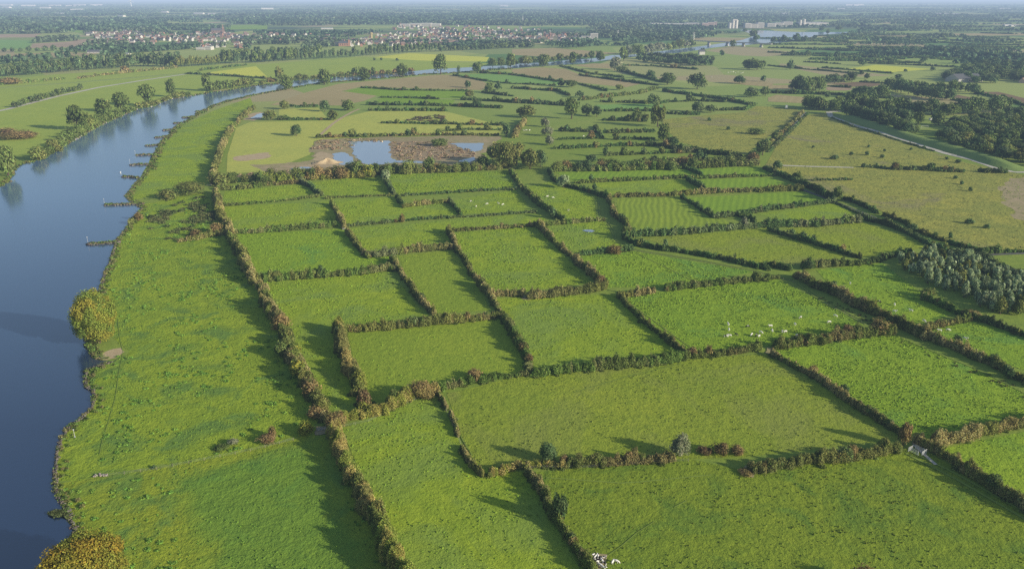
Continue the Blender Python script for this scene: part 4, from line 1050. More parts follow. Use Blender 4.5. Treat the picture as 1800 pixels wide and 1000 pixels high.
# single trees: base pixel, width, height in photo pixels, shape, colour, label
TREES = [
 (10,312,36,54,'round','mid','large bushy tree on the far bank at the picture edge'),
 (134,231,34,40,'tall','mid','large poplar on the far bank, the nearest of the tall row'),
 (181,210,28,32,'tall','mid','second poplar of the far bank row, above low willows'),
 (211,199,30,32,'tall','mid','third poplar of the far bank row, wide crown'),
 (257,188,29,35,'tall','mid','fourth poplar of the far bank row, with its reflection'),
 (301,171,20,28,'tall','mid','lone slender poplar on the far bank with clear reflection'),
 (362,161,21,27,'tall','mid','tall poplar at the end of the far bank thicket'),
 (491,145,15,25,'tall','olive','olive tall tree at the river beside a wider tree'),
 (502,159,23,26,'round','mid','wide leaning riverside tree below the olive one'),
 (569,150,24,27,'round','mid','round riverside tree before the stubble point'),
 (624,134,14,15,'round','mid','small round tree left of a bigger riverside tree'),
 (639,143,22,23,'round','mid','big round riverside tree with a small one on its left'),
 (656,133,9,13,'tall','mid','thin upright tree just right of the big riverside tree'),
 (707,137,22,24,'round','mid','lone riverside tree in front of the green outer bend'),
 (774,132,26,32,'tall','mid','tallest riverside tree, double crowned, at the stubble corner'),
 (806,123,6,7,'bush','mid','tiny bush on the far waterline'),
 (839,129,18,20,'round','mid','round riverside tree between the double crowned one and a clump'),
 (866,118,18,15,'round','mid','left tree of the waterside clump'),
 (881,117,16,15,'round','mid','right tree of the waterside clump'),
 (898,123,18,25,'tall','mid','dark poplar on the near bank beside the clump'),
 (924,115,26,16,'round','olive','broad olive tree on the far bank of the river'),
 (955,118,19,21,'round','mid','round tree in front of the olive brown field'),
 (1007,115,15,20,'tall','mid','upright tree alone on the near river bank'),
 (1040,105,12,15,'round','mid','small tree on the far bank below the brown field'),
 (1055,108,18,17,'round','mid','leafy tree beside the small far bank tree'),
 (1096,108,15,22,'tall','mid','tall tree at the narrow part of the river'),
 (1126,98,15,13,'round','mid','rounded tree on the far bank in the narrows'),
 (1081,124,24,24,'willow','willow','large pale willow on the near bank in the narrows'),
 (1093,127,18,11,'bush','mid','low bush at the foot of the large pale willow'),
 (1144,139,16,15,'round','dark','dark tree between the hedges below the pale willow'),
 (1174,150,28,20,'round','oak','large dark oak clump by the field corner'),
 (1227,158,33,26,'round','oak','largest dark oak clump among the middle hedges'),
 (1318,123,24,19,'round','mid','left tree of the three in the wide green field'),
 (1332,124,22,18,'round','mid','middle tree of the three in the wide green field'),
 (1340,121,14,14,'round','mid','small third tree in the wide green field'),
 (1269,99,10,10,'round','dark','small dark tree near the bridge meadow'),
 (1289,84,11,12,'round','mid','round tree standing before the bridge'),
 (1236,96,10,10,'round','mid','tree beside the white riverside house'),
 (1150,188,25,20,'round','oak','big single dark oak by the bluish green field'),
 (1212,179,14,13,'round','oak','medium oak above the green strip'),
 (1227,198,22,18,'round','oak','dark oak at the corner of the rough heath'),
 (1250,199,20,13,'round','oak','lower oak beside the corner oak of the heath'),
 (1020,172,15,11,'round','dark','small dark tree in the middle scrub'),
 (985,153,15,13,'round','dark','left tree of the dark pair by the ditch'),
 (1005,154,20,12,'round','mid','right lighter tree of the pair by the ditch'),
 (1090,159,16,10,'round','olive','small olive tree by the stubble tip'),
 (1032,204,22,19,'round','oak','left of two dark trees in the middle hedges'),
 (1049,206,18,18,'round','dark','right of two dark trees in the middle hedges'),
 (1005,210,26,34,'tall','mid','tallest poplar clump in the middle hedges'),
 (925,208,32,23,'willow','olive','wide olive willow clump above the little cow field'),
 (958,224,16,17,'willow','willow','uppermost pale willow in the short upright row'),
 (962,240,20,18,'willow','willow','middle pale willow in the short upright row'),
 (966,256,20,17,'willow','willow','lowest pale willow in the short upright row'),
 (1157,224,28,36,'tall','olive','tall olive tree at the side of the rough heath'),
 (1167,249,26,30,'round','mid','broad tree below the tall olive tree at the heath'),
 (1182,257,25,16,'round','dark','low dark tree at the corner of the rough heath'),
 (1105,214,14,12,'round','olive','small olive tree left in the hedge of tall trees'),
 (1120,214,22,20,'round','mid','grey green tree in the hedge of tall trees'),
 (1135,214,12,15,'round','olive','pale tree right in the hedge of tall trees'),
 (1247,213,8,6,'bush','dark','lone dark bush on the upper rough heath'),
 (1281,229,7,7,'bush','dark','small lone bush on the lower rough heath'),
 (1330,237,26,12,'bush','mid','wide scrub bush on the rough heath edge'),
 (1301,148,22,14,'round','dark','dark tree at the tan corner field'),
 (1342,144,9,11,'round','dark','little dark tree right of the tan corner field'),
 (1322,172,26,17,'round','oak','oak clump by the inner strip meadow'),
 (1346,170,18,16,'round','oak','second oak near the inner strip meadow'),
 (822,155,12,13,'round','dark','round dark tree alone in the stubble'),
 (860,164,17,18,'round','mid','lighter round tree of the two in the stubble'),
 (875,159,13,12,'round','dark','darker tree behind the lighter round stubble tree'),
 (825,173,16,14,'round','olive','tree at the end of the green strip'),
 (838,190,16,17,'round','dark','round dark tree below the green strip'),
 (500,193,18,16,'round','olive','olive tree at the tip of the stubble by the inlet'),
 (570,197,18,19,'round','dark','round dark tree in the small pale field hedge'),
 (611,195,24,18,'round','mid','broad tree beside the sandy track'),
 (585,212,20,18,'round','olive','olive tree where the sandy track turns'),
 (474,212,25,18,'round','olive','bushy tree by the small inlet'),
 (520,240,20,20,'round','dark','lone round tree with a long shadow in the pale field'),
 (772,258,25,15,'bush','mid','green bush on the gravel pond islet'),
 (890,241,18,22,'tall','dark','dark tall tree beside the pale willow row'),
 (658,107,5,5,'round','dark','small dot tree left in the yellow green meadow'),
 (670,107,5,5,'round','dark','second dot tree in the yellow green meadow'),
 (698,108,6,5,'round','dark','third dot tree in the yellow green meadow'),
 (628,312,24,28,'round','mid','green tree left of a yellowish one by the gravel pond'),
 (646,313,22,24,'round','yellow','yellowish round tree by the gravel pond'),
 (678,320,18,23,'willow','silver','grey green tall bush at the pond end of a hedge'),
 (848,294,20,20,'round','mid','bright green tree at the end of the gravel pond'),
 (872,288,38,38,'round','olive','big olive tree at the pond corner'),
 (890,298,42,44,'round','olive','largest olive tree of the pond corner grove'),
 (908,290,36,40,'willow','olive','pale olive tree behind the grove'),
 (932,299,38,36,'round','olive','rounded olive tree at the grove front'),
 (950,294,26,28,'round','dark','dark tree right in the pond corner grove'),
 (564,489,15,21,'spire','dark','taller dark conifer in the olive bushy hedge'),
 (484,494,15,17,'spire','dark','shorter dark conifer in the olive bushy hedge'),
 (706,391,11,14,'bush','brown','small orange brown bush in the low grey-green hedge'),
 (991,331,23,25,'willow','silver','pale grey willow at the head of the curved track'),
 (1039,319,8,12,'bush','dark','narrow dark bush in the trimmed hedge'),
 (1045,334,9,11,'bush','dark','small dark bush below the trimmed hedge'),
 (1026,334,8,8,'bush','dark','little bush by the shady track hedge'),
 (971,385,13,18,'round','dark','dark tree in the slanting hedge by the triangle meadow'),
 (1093,391,12,15,'bush','dark','dark bush halfway along the mown meadow'),
 (1100,418,19,20,'round','mid','round green tree at the lower bend of the track'),
 (1169,441,14,18,'spire','dark','dark upright tree above the olive meadow'),
 (1080,448,22,17,'bush','brown','brown round bush above the tussocky track meadow'),
 (1309,402,20,20,'willow','willow','bright pale willow in the long thick hedge'),
 (1283,405,16,12,'willow','silver','low pale bush left of the bright willow'),
 (1226,365,9,11,'bush','dark','dark bush in the hedge beside the swaths'),
 (1245,377,11,12,'bush','dark','larger dark bush in the hedge beside the swaths'),
 (1231,328,8,10,'bush','dark','dark bush in a vivid small meadow'),
 (1342,274,26,27,'round','oak','tallest oak at the end of the heath hedge'),
 (1325,283,22,17,'round','oak','lower oak at the end of the heath hedge'),
 (1040,287,22,15,'round','dark','dark tree in the thick scrub belt'),
 (1064,277,10,21,'tall','dark','narrow dark tree above the thick scrub belt'),
 (1062,294,25,16,'willow','olive','pale olive bush in the thick scrub belt'),
 (1472,353,19,24,'round','mid','round grey green tree beside the lane'),
 (1401,319,16,17,'round','mid','round tree in the heath edge hedge'),
 (1367,299,18,16,'round','dark','dark tree at the start of the heath edge hedge'),
 (1396,364,9,10,'round','dark','single dark bush in the eastern strip hedge'),
 (1366,409,10,9,'bush','dark','first round bush in the hedge of the two olive meadows'),
 (1392,413,11,10,'bush','dark','second round bush in the hedge of the two olive meadows'),
 (1412,423,16,15,'round','dark','largest round bush in the hedge of the two olive meadows'),
 (1431,425,11,13,'bush','dark','fourth round bush in the hedge of the two olive meadows'),
 (1481,444,11,14,'bush','brown','brownish upright bush in the hedge of the two olive meadows'),
 (1422,475,20,16,'round','dark','dark round tree at the hedge corner of the road'),
 (1605,408,18,14,'round','dark','bushy tree between the lane hedges'),
 (1465,510,14,16,'round','dark','olive bush in the upper road hedge'),
 (1500,531,12,10,'bush','olive','pale olive bush in the upper road hedge'),
 (1684,606,15,17,'round','dark','first dark round bush in the lower road hedge'),
 (1748,640,19,17,'round','dark','second dark round bush in the lower road hedge'),
 (1774,667,18,20,'round','dark','third dark round bush in the lower road hedge'),
 (1430,657,17,15,'bush','brown','brown round bush upper in the thin slanting hedge'),
 (1485,692,17,16,'round','dark','green round bush in the thin slanting hedge'),
 (1453,676,12,12,'bush','red','small reddish bush in the thin slanting hedge'),
 (1590,786,24,38,'tall','brown','tall olive brown bush beside the cattle pen'),
 (1197,806,38,42,'willow','willow','large pale willow above the row of red bushes'),
 (963,814,34,34,'round','dark','round dark green tree left of the row of red bushes'),
 (990,818,16,18,'bush','red','orange bush touching the round dark green tree'),
 (1240,799,26,17,'bush','red','orange red bush right of the large pale willow'),
 (1268,800,26,23,'bush','red','round rosy bush right of the large pale willow'),
 (1297,799,24,18,'bush','brown','last orange bush before the hedge gap'),
 (1312,836,24,12,'bush','brown','flattened brown bramble at the hedge gap'),
 (984,920,28,48,'tall','dark','tall dark bush leaning over the climbing hedge'),
 (467,780,30,20,'bush','red','dark red bush above the dark green sward'),
 (479,770,14,20,'bush','brown','tan bush behind the dark red bush'),
 (537,762,28,22,'bush','yellow','yellow bush beside the riverside hedge gap'),
 (496,628,34,30,'round','mid','grey green oak in the ragged riverside hedge'),
 (518,628,24,26,'bush','yellow','yellow bush low in the ragged riverside hedge'),
 (522,665,30,30,'round','yellow','yellow green tree in the ragged riverside hedge'),
 (546,697,36,30,'bush','brown','olive brown bush in the ragged riverside hedge'),
 (556,735,34,24,'bush','brown','rusty bush at the foot of the ragged riverside hedge'),
 (492,580,34,26,'bush','brown','pale brown bush high in the ragged riverside hedge'),
 (740,705,44,36,'bush','brown','wide brown bramble bush at the hedge meeting'),
 (692,713,18,28,'round','mid','green upright bush at the hedge meeting'),
 (640,722,26,34,'bush','red','rusty bush ending the thick sunlit hedge'),
 (590,755,36,32,'bush','brown','brown bush at the top of the sward hedge'),
 (834,666,28,18,'bush','brown','brownish bush below the smooth corner meadow'),
 (929,640,14,18,'bush','red','small red bush at the corner by the bushy hedge'),
 (1098,647,22,18,'bush','olive','dark olive bush in the bushy hedge'),
 (1216,628,18,18,'bush','red','pinkish bush at the hedge joint by the herd'),
 (1055,503,16,18,'bush','red','reddish bush ending the long slanting hedge'),
 (1380,612,18,14,'bush','red','rusty bush at the start of the tall reddish hedge'),
 (1408,606,30,18,'bush','red','dark red bush in the tall reddish hedge'),
 (1490,594,18,22,'bush','red','red bush midway in the tall reddish hedge'),
 (1548,588,34,28,'bush','brown','tall brown bush ending the reddish hedge at the road'),
 (1635,525,26,18,'bush','olive','olive bush group heading the hedge by the willow wood'),
 (1710,560,28,16,'bush','brown','olive brown bush between the cow pastures'),
 (330,343,46,22,'bush','olive','dense dark bush mass on the riverside strip'),
 (293,351,36,18,'bush','olive','olive bush left of the dense bush mass'),
 (385,328,34,24,'bush','olive','grey olive bush at the foot of the gravel yard hedge'),
 (380,410,20,18,'bush','brown','brown bush joining the riverside hedge inside the weedy bank'),
 (345,418,18,14,'bush','brown','small brown bush inside the weedy bank'),
 (230,395,12,12,'bush','olive','small bush on the river edge above the lower groyne'),
 (243,388,14,14,'bush','brown','brownish bush by the little river bay'),
 (25,246,52,17,'bush','brown','wide brown thicket on the far bank meadow'),
 (8,240,34,14,'bush','red','rusty thicket at the far bank picture edge'),
 (388,792,26,11,'bush','mid','low bramble clump along the wire fence in the weedy bank'),
 (409,784,20,14,'bush','willow','pale flowering bush beside the bramble clump on the wire fence'),
 (270,824,9,7,'bush','dark','tiny bush by the middle of the wire fence'),
 (15,149,30,12,'bush','brown','brown scrub on the upper far bank'),
 (218,126,15,10,'bush','brown','brown bush above the pale far bank road'),
 (303,119,14,11,'round','yellow','yellowish tree before the tree belt'),
]
HB = 'shrubs standing on the heath'
for r in TREES:
    px, py, w_, h_, sh, co, lab = r
    g_ = 'bushes standing in the hedges' if sh == 'bush' else 'trees standing in the fields and along the river'
    tree_px(px, py, w_, h_, sh, co, lab, g_)
# the two big riverside trees close to the camera
x, y, s = G(162, 612); tree_xy(x, y + 6, 20, 28, 'dome', 'yellow', 'large yellow green tree overhanging the river above a sandy cove', 'big trees on the near river bank', 'big')
x, y, s = G(152, 1048); tree_xy(x, y + 1, 20.5, 19.5, 'dome', 'orange', 'large orange yellow autumn tree in the bottom corner by the river', 'big trees on the near river bank', 'big')
# trees below the frame whose shadows fall into it
x, y, s = G(640, 1075); tree_xy(x, y, 9, 12, 'round', 'yellow', 'tree at the foot of the sward hedge below the picture', None, 'near')
x, y, s = G(1520, 1030); tree_xy(x, y, 6, 7, 'bush', 'brown', 'bush below the lower edge of the dark olive meadow', None, 'near')

rng = np.random.default_rng(11)
for px, py, w_, h_ in ((625,273.5,9,7),(597,273,7,6),(655,267,5,5),(651,278,8,6),(567,280.5,15,8),(627,260,6,5),(530,260,6,4),(785,287,10,6),(765,281,7,5),(702,264,6,4),(780,315,8,6),(791,325,7,7),(806,337,7,8),(806,394,15,9),(835,402,11,8),(771,420,8,12)):
    tree_px(900 + px, py, w_, h_, 'bush', 'dark', 'small dark shrub dotted on the wide heath', HB)

def row(P, label, group, shape, cols, wpx, hpx, n, jit=.6):
    Q = np.array(pts(P)); L = np.r_[0, np.cumsum(np.linalg.norm(np.diff(Q, axis=0), axis=1))]
    for t in np.linspace(0, L[-1], n):
        px = np.interp(t, L, Q[:, 0]) + rng.normal(0, jit); py = np.interp(t, L, Q[:, 1]) + rng.normal(0, jit * .4)
        k = rng.uniform(.8, 1.2)
        tree_px(px, py, wpx * k, hpx * k * rng.uniform(.88, 1.12), shape, cols[rng.integers(len(cols))], label, group)

row('25,189.5 45,184 64,179 87,172.5 110,165.5 140,158.5', 'small round tree in the row beside the pale far bank road', 'tree row beside the pale road', 'round', ['oak', 'mid'], 13, 11, 13)
row('62,284 75,278 100,264 112,251 132,243 148,233 165,226 185,213 200,208', 'low green willow bush at the waterline under the far bank poplars', 'low bushes under the far bank poplars', 'bush', ['olive', 'mid'], 24, 21, 14, 2)
row('222,199 236,194 245,190 272,185 285,180 310,172 330,169', 'small bush along the far waterline past the poplars', 'small bushes on the far waterline', 'bush', ['olive', 'mid'], 13, 9, 11, 1)
row('370,161 380,159.5 392,157.5 405,155.5 418,153.5 430,151.5 442,150.5', 'bush in the willow thicket after the last far bank poplar', 'willow thicket on the far bank', 'round', ['olive', 'mid'], 14, 13, 11, 1)
row('462,148.5 478,146 520,141 545,139.5 590,135.5 612,134 668,131 690,130 722,127', 'scrub bush fringing the outer bend of the river', 'scrub fringing the outer bend', 'bush', ['olive', 'brown'], 12, 7.5, 22, 1.5)
row('905,114 915,113 940,111 970,109 990,107 1012,105.5 1030,104', 'bush on the far bank below the olive brown field', 'bushes below the brown field', 'round', ['olive', 'mid'], 14, 11, 12, 1)
row('1105,97 1120,96 1140,94 1160,91.5 1180,88 1200,85.5 1215,83.5', 'willow lining the far bank in the narrows', 'willows lining the narrows', 'round', ['olive', 'mid', 'willow'], 16, 14, 12, 1)
row('7,92.5 19,92.5 31,92.5 46,91.5 62,91 79,90.5 93,90 108,90', 'single round tree in the evenly spaced far row', 'evenly spaced far tree row', 'round', ['dark'], 9, 8, 8, .2)
row('400,322 455,321 500,318 560,315 610,313 660,309 720,304 790,303 850,300 885,298', 'rounded bush in the scrub belt below the gravel ponds', 'scrub belt below the gravel ponds', 'bush', ['olive', 'mid', 'brown', 'olive'], 21, 19, 34, 4)
row('975,300 1040,300 1100,299 1180,297 1260,294 1325,290', 'rounded bush in the thick belt above the vivid strips', 'thick belt above the vivid strips', 'bush', ['olive', 'mid', 'brown', 'dark'], 20, 17, 18, 3)
# the long dark belt and its avenue with clear stems
row('-12,136 40,132.5 100,128 175,122 250,117 310,117.5', 'dark tree in the long wood belt beyond the far bank, near face', 'trees of the long dark belt', 'tall', ['far', 'oak', 'far'], 13, 17, 46, 1.2)
row('-12,130 40,126 100,121 175,115 250,110 310,108', 'dark tree in the long wood belt beyond the far bank, rear rank', 'trees of the long dark belt, rear', 'tall', ['far', 'far', 'mid'], 13, 16, 40, 1.6)
row('312,118.5 330,117.5 350,116 368,115 384,113.5', 'olive tree in the lighter part of the long belt', 'olive trees of the long belt', 'tall', ['olive'], 9, 15, 13, .6)
row('386,113 420,111 450,111 500,107.5 520,106', 'grey green tree in the middle of the long belt', 'grey green trees of the long belt', 'tall', ['far', 'mid'], 11, 17, 18, 1)
row('395,104 440,101 500,98 560,95', 'tree behind the grey green middle of the long belt', 'rear trees of the long belt middle', 'round', ['far', 'mid'], 12, 15, 18, 2)
row('452,110 500,107 560,104 625,100 680,96 720,93 772,90.5', 'avenue tree with a pale clear stem along the yellow green meadow', 'avenue along the yellow green meadow', 'tall', ['far', 'oak'], 7.5, 14, 46, .3)
row('775,91 820,88.5 870,87 900,84 935,84', 'tree in the low belt below the town', 'low belt below the town', 'round', ['far', 'mid'], 9, 9, 22, 1)
row('1125,108 1140,110 1160,112 1185,114 1215,116 1250,116', 'dark tree in the front of the wood by the white riverside house', 'wood by the riverside house, front', 'round', ['far', 'dark'], 15, 12, 15, 1)
row('1128,104 1150,105 1175,106 1200,108 1225,109 1250,109', 'dark tree in the rear of the wood by the white riverside house', 'wood by the riverside house, rear', 'round', ['far', 'oak'], 14, 11, 14, 1.2)
# copses right of the river
row('1398,161 1412,163 1428,163 1442,160', 'dark oak in the round copse by the inner strip meadow', 'round copse', 'round', ['oak', 'dark'], 24, 22, 6, 1.5)
row('1450,147 1465,147 1480,146 1498,145', 'oak in the short row behind the round copse', 'short oak row', 'round', ['oak', 'dark'], 17, 14, 6, 1)
row('1505,171 1520,173 1538,174 1555,173', 'dark tree in the copse beside the pink field', 'copse beside the pink field', 'round', ['dark', 'oak'], 20, 19, 8, 1.5)
row('1568,160 1590,166 1612,170 1635,174 1655,177 1672,177', 'dark tree in the long copse above the dike, front', 'long copse above the dike, front', 'round', ['oak', 'dark'], 22, 20, 11, 2)
row('1565,157 1600,158 1640,160 1690,163 1715,166', 'dark tree in the long copse above the dike, rear', 'long copse above the dike, rear', 'round', ['oak', 'dark', 'mid'], 18, 16, 11, 2)
row('1420,190 1435,193 1450,195 1466,194 1480,193', 'dark oak in the clump above the dike head', 'clump above the dike head', 'round', ['oak', 'mid'], 22, 20, 7, 2)
row('1491,203 1508,209 1525,214 1545,220 1565,227 1585,234 1604,238', 'dark tree along the near edge of the dike wood', 'near edge of the dike wood', 'round', ['dark', 'oak'], 24, 23, 16, 2)
row('1495,192 1515,194 1530,198 1550,203 1570,208 1595,218', 'dark tree in the second rank of the dike wood', 'second rank of the dike wood', 'round', ['oak', 'dark'], 24, 22, 11, 2.5)
row('1580,198 1610,201 1640,203 1670,204 1700,202 1730,199 1765,197', 'oak on the far side of the camp meadow', 'oaks across the camp meadow', 'round', ['oak', 'mid', 'dark'], 25, 23, 16, 2)
tree_px(1517, 188, 24, 23, 'round', 'mid', 'lighter round tree above the dike wood')
tree_px(1492, 182, 14, 18, 'tall', 'oak', 'tall narrow tree above the dike wood')
tree_px(1615, 223, 18, 23, 'tall', 'mid', 'slender green tree in the camp meadow by the goal')
tree_px(1652, 221, 26, 24, 'round', 'mid', 'round tree beside the white camper')
for lab, P, sp, wd, ht, cl, shp in (
    ('dark oak in the big wood at the right edge', '1645,246 1652,232 1690,215 1740,206 1800,204 1850,210 1850,300 1790,286 1740,276 1682,263', 11.0, 14, 12, ['dark', 'oak', 'oak', 'mid', 'olive'], 'round'),
    ('silvery willow in the dense wood beside the cow pasture', '1573,470 1592,455 1640,449 1700,462 1760,484 1835,510 1835,548 1760,556 1735,548 1690,520 1630,500', 4.3, 5.2, 7.4, ['silver', 'silver', 'silver', 'olive'], 'spire'),
    ('tree in the farm grove far right', '1660,142 1690,124 1740,118 1800,117 1850,120 1850,148 1790,145 1720,148', 24, 22, 17, ['far', 'dark', 'oak'], 'round'),
):
    g2 = gpts(P)
    k = int(poly_area(g2) / (sp * sp))
    xx, yy = scatter(g2, 3.0 / (sp*sp), rng)
    keep = []
    for a, b in zip(xx, yy):
        if all((a-c)**2 + (b-d)**2 > (sp*.8)**2 for c, d in keep): keep.append((a, b))
    for a, b in keep[:150]:
        kk = rng.uniform(.75, 1.25)
        tree_xy(a, b, wd * kk, ht * kk * rng.uniform(.9, 1.1), shp if shp != 'spire' or rng.random() < .85 else 'willow', cl[rng.integers(len(cl))], lab, lab.replace(' in ', ' of '), name='willow_tree' if shp == 'spire' else None)
# scattered trees of the strip fields, far right
for px, py, w_, h_ in ((1515,133,8,9),(1525,139,11,9),(1579,143,13,12),(1390,123,12,17),(1517,116,16,12),(1472,104,13,13),(1421,100,14,10),(1394,99,11,10),(1535,105,14,10),(1540,112,9,7),(1592,127,7,5),(1625,110,14,11),(1600,100,16,12),(1655,98,22,14),(1680,95,16,12),(1710,96,26,12),(1745,104,22,11),(1780,104,26,12),(1600,70,12,9),(1540,73,15,8),(1555,72,12,8),(1470,77,7,7),(1500,66,9,6),(1660,68,18,9),(1700,70,10,6),(1400,72,14,12),(1415,74,13,10),(1433,69,9,7),(1360,75,10,10),(1378,74,10,12),(1310,57,8,7),(1325,66,16,13),(1330,72,12,11),(1445,55,10,8),(1455,60,8,8),(1475,54,12,8),(1405,165,16,8),(1455,172,9,9),(1396,166,12,10),(1640,125,9,7),(1700,118,10,9),(1750,116,12,9),(1500,90,14,9),(1560,93,15,9),(1610,92,18,10)):
    tree_px(px, py, w_, h_, 'round', ['far', 'dark', 'oak'][rng.integers(3)], 'small dark round tree scattered over the far strip fields', 'scattered trees of the far strip fields', name='field_tree')

# bushes and small trees grown up out of the middle hedges
rng = np.random.default_rng(91)
for L, s_, h, wd, p in HEDGES2[:46]:
    Q = np.array(pts(s_)); Ls = np.r_[0, np.cumsum(np.linalg.norm(np.diff(Q, axis=0), axis=1))]
    for k in range(int(Ls[-1] / 22 * rng.uniform(.4, 1.6))):
        t = rng.uniform(0, Ls[-1])
        px, py = np.interp(t, Ls, Q[:, 0]), np.interp(t, Ls, Q[:, 1])
        sz = G(px, py)[2]
        k_ = rng.uniform(3.5, 9.0)
        tree_px(px, py + .6, k_ / sz, k_ * rng.uniform(.75, 1.15) / sz, 'round' if k_ > 6 else 'bush', ['dark', 'mid', 'olive', 'oak', 'brown'][rng.integers(5)], 'bush or small tree grown up out of a middle field hedge', 'growth in the middle hedges', name='hedge_tree' if k_ > 6 else 'hedge_bush')

for L, s_, h, wd, p in HEDGES:
    Q = np.array(pts(s_)); Ls = np.r_[0, np.cumsum(np.linalg.norm(np.diff(Q, axis=0), axis=1))]
    for k in range(rng.poisson(Ls[-1] / 85)):
        t = rng.uniform(0, Ls[-1])
        px, py = np.interp(t, Ls, Q[:, 0]), np.interp(t, Ls, Q[:, 1])
        sz = G(px, py)[2]
        k_ = rng.uniform(.95, 1.6) * h
        tree_px(px, py + .3 * h / sz * .4, k_ * rng.uniform(.7, 1.1) / sz, k_ / sz, ['round', 'bush', 'tall'][rng.integers(3)], ['mid', 'olive', 'brown', 'olive', 'oak'][rng.integers(5)], 'taller bush standing out of a hedge between the small meadows', 'growth in the near hedges', name='hedgerow_bush')

# ------------------------------------------------------------------ masses of distant woodland
def wood_mass(label, strips, name='woodland', col='far', seed=1):
    """strips: (x0,y0,x1,y1 photo pixels, tree height m)"""
    rng = np.random.default_rng(seed)
    parts = []
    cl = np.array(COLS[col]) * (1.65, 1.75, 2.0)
    for x0, y0, x1, y1, hh in strips:
        a, b = G(x0, y0)[:2], G(x1, y1)[:2]
        d = math.hypot(*np.add(a, b) / 2)
        step = max(7, d / 500)
        n = max(2, int(math.dist(a, b) / step))
        t = np.linspace(0, 1, n) + rng.normal(0, .3 / n, n)
        X = a[0] + (b[0]-a[0])*t; Y = a[1] + (b[1]-a[1])*t + rng.normal(0, step * 1.4, n)
        Hh = hh * (.7 + .6 * vnoise(X, Y, 120, 3)) * rng.uniform(.72, 1.25, n)
        m_ = 9
        sz = step * 1.15
        S = shell_points(n * m_, rng, -.2).reshape(n, m_, 3)
        P = np.stack([X[:, None] + S[..., 0]*step*.75, Y[:, None] + S[..., 1]*step*.75, Hh[:, None]*(.42 + .5*S[..., 2])], -1).reshape(-1, 3)
        V, F = leaves_at(P, S.reshape(-1, 3) + (0, 0, .3), np.minimum(sz, np.repeat(Hh, m_)*.7), rng, .5)
        V[:, 2] = np.maximum(V[:, 2], 0)
        tone = (vnoise(X, Y, 300, 8) * len(cl)).astype(int) % len(cl)
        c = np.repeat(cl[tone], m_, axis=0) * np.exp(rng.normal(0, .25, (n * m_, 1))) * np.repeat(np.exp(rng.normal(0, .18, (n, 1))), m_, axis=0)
        parts.append((V, F, np.repeat(c, 4, axis=0)))
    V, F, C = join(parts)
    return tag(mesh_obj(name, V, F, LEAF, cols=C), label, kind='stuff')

rng2 = np.random.default_rng(5)
def random_strips(n, x0, x1, y0, y1, lmin, lmax, h0=12, h1=20, dens=None):
    out = []
    while len(out) < n:
        py = y0 + (y1-y0) * rng2.random()
        px = rng2.uniform(x0, x1)
        if dens and rng2.random() > dens(px, py): continue
        L = rng2.uniform(lmin, lmax)
        out.append((px - L/2, py + rng2.normal(0, .35), px + L/2, py + rng2.normal(0, .35), rng2.uniform(h0, h1)))
    return out
def dl(px, py):
    if px < 350 and 34 < py < 44: return .25
    return .8
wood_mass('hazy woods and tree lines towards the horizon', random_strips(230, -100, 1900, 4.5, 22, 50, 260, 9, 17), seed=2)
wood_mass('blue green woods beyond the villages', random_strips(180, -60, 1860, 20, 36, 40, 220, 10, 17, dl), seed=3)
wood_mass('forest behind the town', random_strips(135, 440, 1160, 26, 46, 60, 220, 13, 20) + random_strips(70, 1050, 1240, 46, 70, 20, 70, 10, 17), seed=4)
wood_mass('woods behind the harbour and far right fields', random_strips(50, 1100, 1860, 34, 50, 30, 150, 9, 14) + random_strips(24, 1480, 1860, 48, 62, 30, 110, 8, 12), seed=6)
wood_mass('tree groups around the far left fields', random_strips(26, -40, 130, 36, 44, 40, 110) + random_strips(34, -20, 100, 44, 60, 20, 70, 12, 18) + random_strips(40, 120, 350, 38, 56, 30, 90, 12, 18) + random_strips(14, 220, 450, 48, 60, 20, 60) +
          [(60, 76, 138, 72, 14), (62, 75, 138, 70, 14), (66, 73, 136, 68, 13), (118, 92, 175, 88, 14), (130, 90, 180, 86, 12), (150, 92, 250, 84, 13), (180, 98, 330, 84, 14), (230, 94, 345, 86, 14), (0, 108, 60, 104, 13), (70, 108, 130, 102, 16), (-20, 114, 60, 111, 12)], seed=7)
wood_mass('garden trees among the village houses', random_strips(70, 150, 470, 58, 90, 10, 34, 8, 13), seed=8)
wood_mass('trees among the town houses', random_strips(60, 570, 1060, 52, 86, 10, 40, 8, 14) + random_strips(26, 450, 600, 56, 84, 20, 70, 11, 17) + random_strips(16, 780, 1100, 76, 84, 30, 80, 9, 14), seed=9)
wood_mass('woods along the far bank below the harbour', [(1160, 66, 1250, 65, 10), (1190, 61, 1300, 59, 11), (1150, 70, 1200, 72, 12), (1100, 78, 1160, 74, 13), (1080, 74, 1130, 70, 12), (1000, 84, 1040, 82, 11), (1160, 72, 1215, 71, 12)], seed=10)
wood_mass('tree belts between the far right strip fields', random_strips(15, 1480, 1860, 60, 80, 20, 80, 7, 11) + random_strips(16, 1560, 1860, 84, 104, 30, 120, 9, 14) + random_strips(6, 1700, 1860, 104, 116, 30, 90, 9, 14), seed=12)
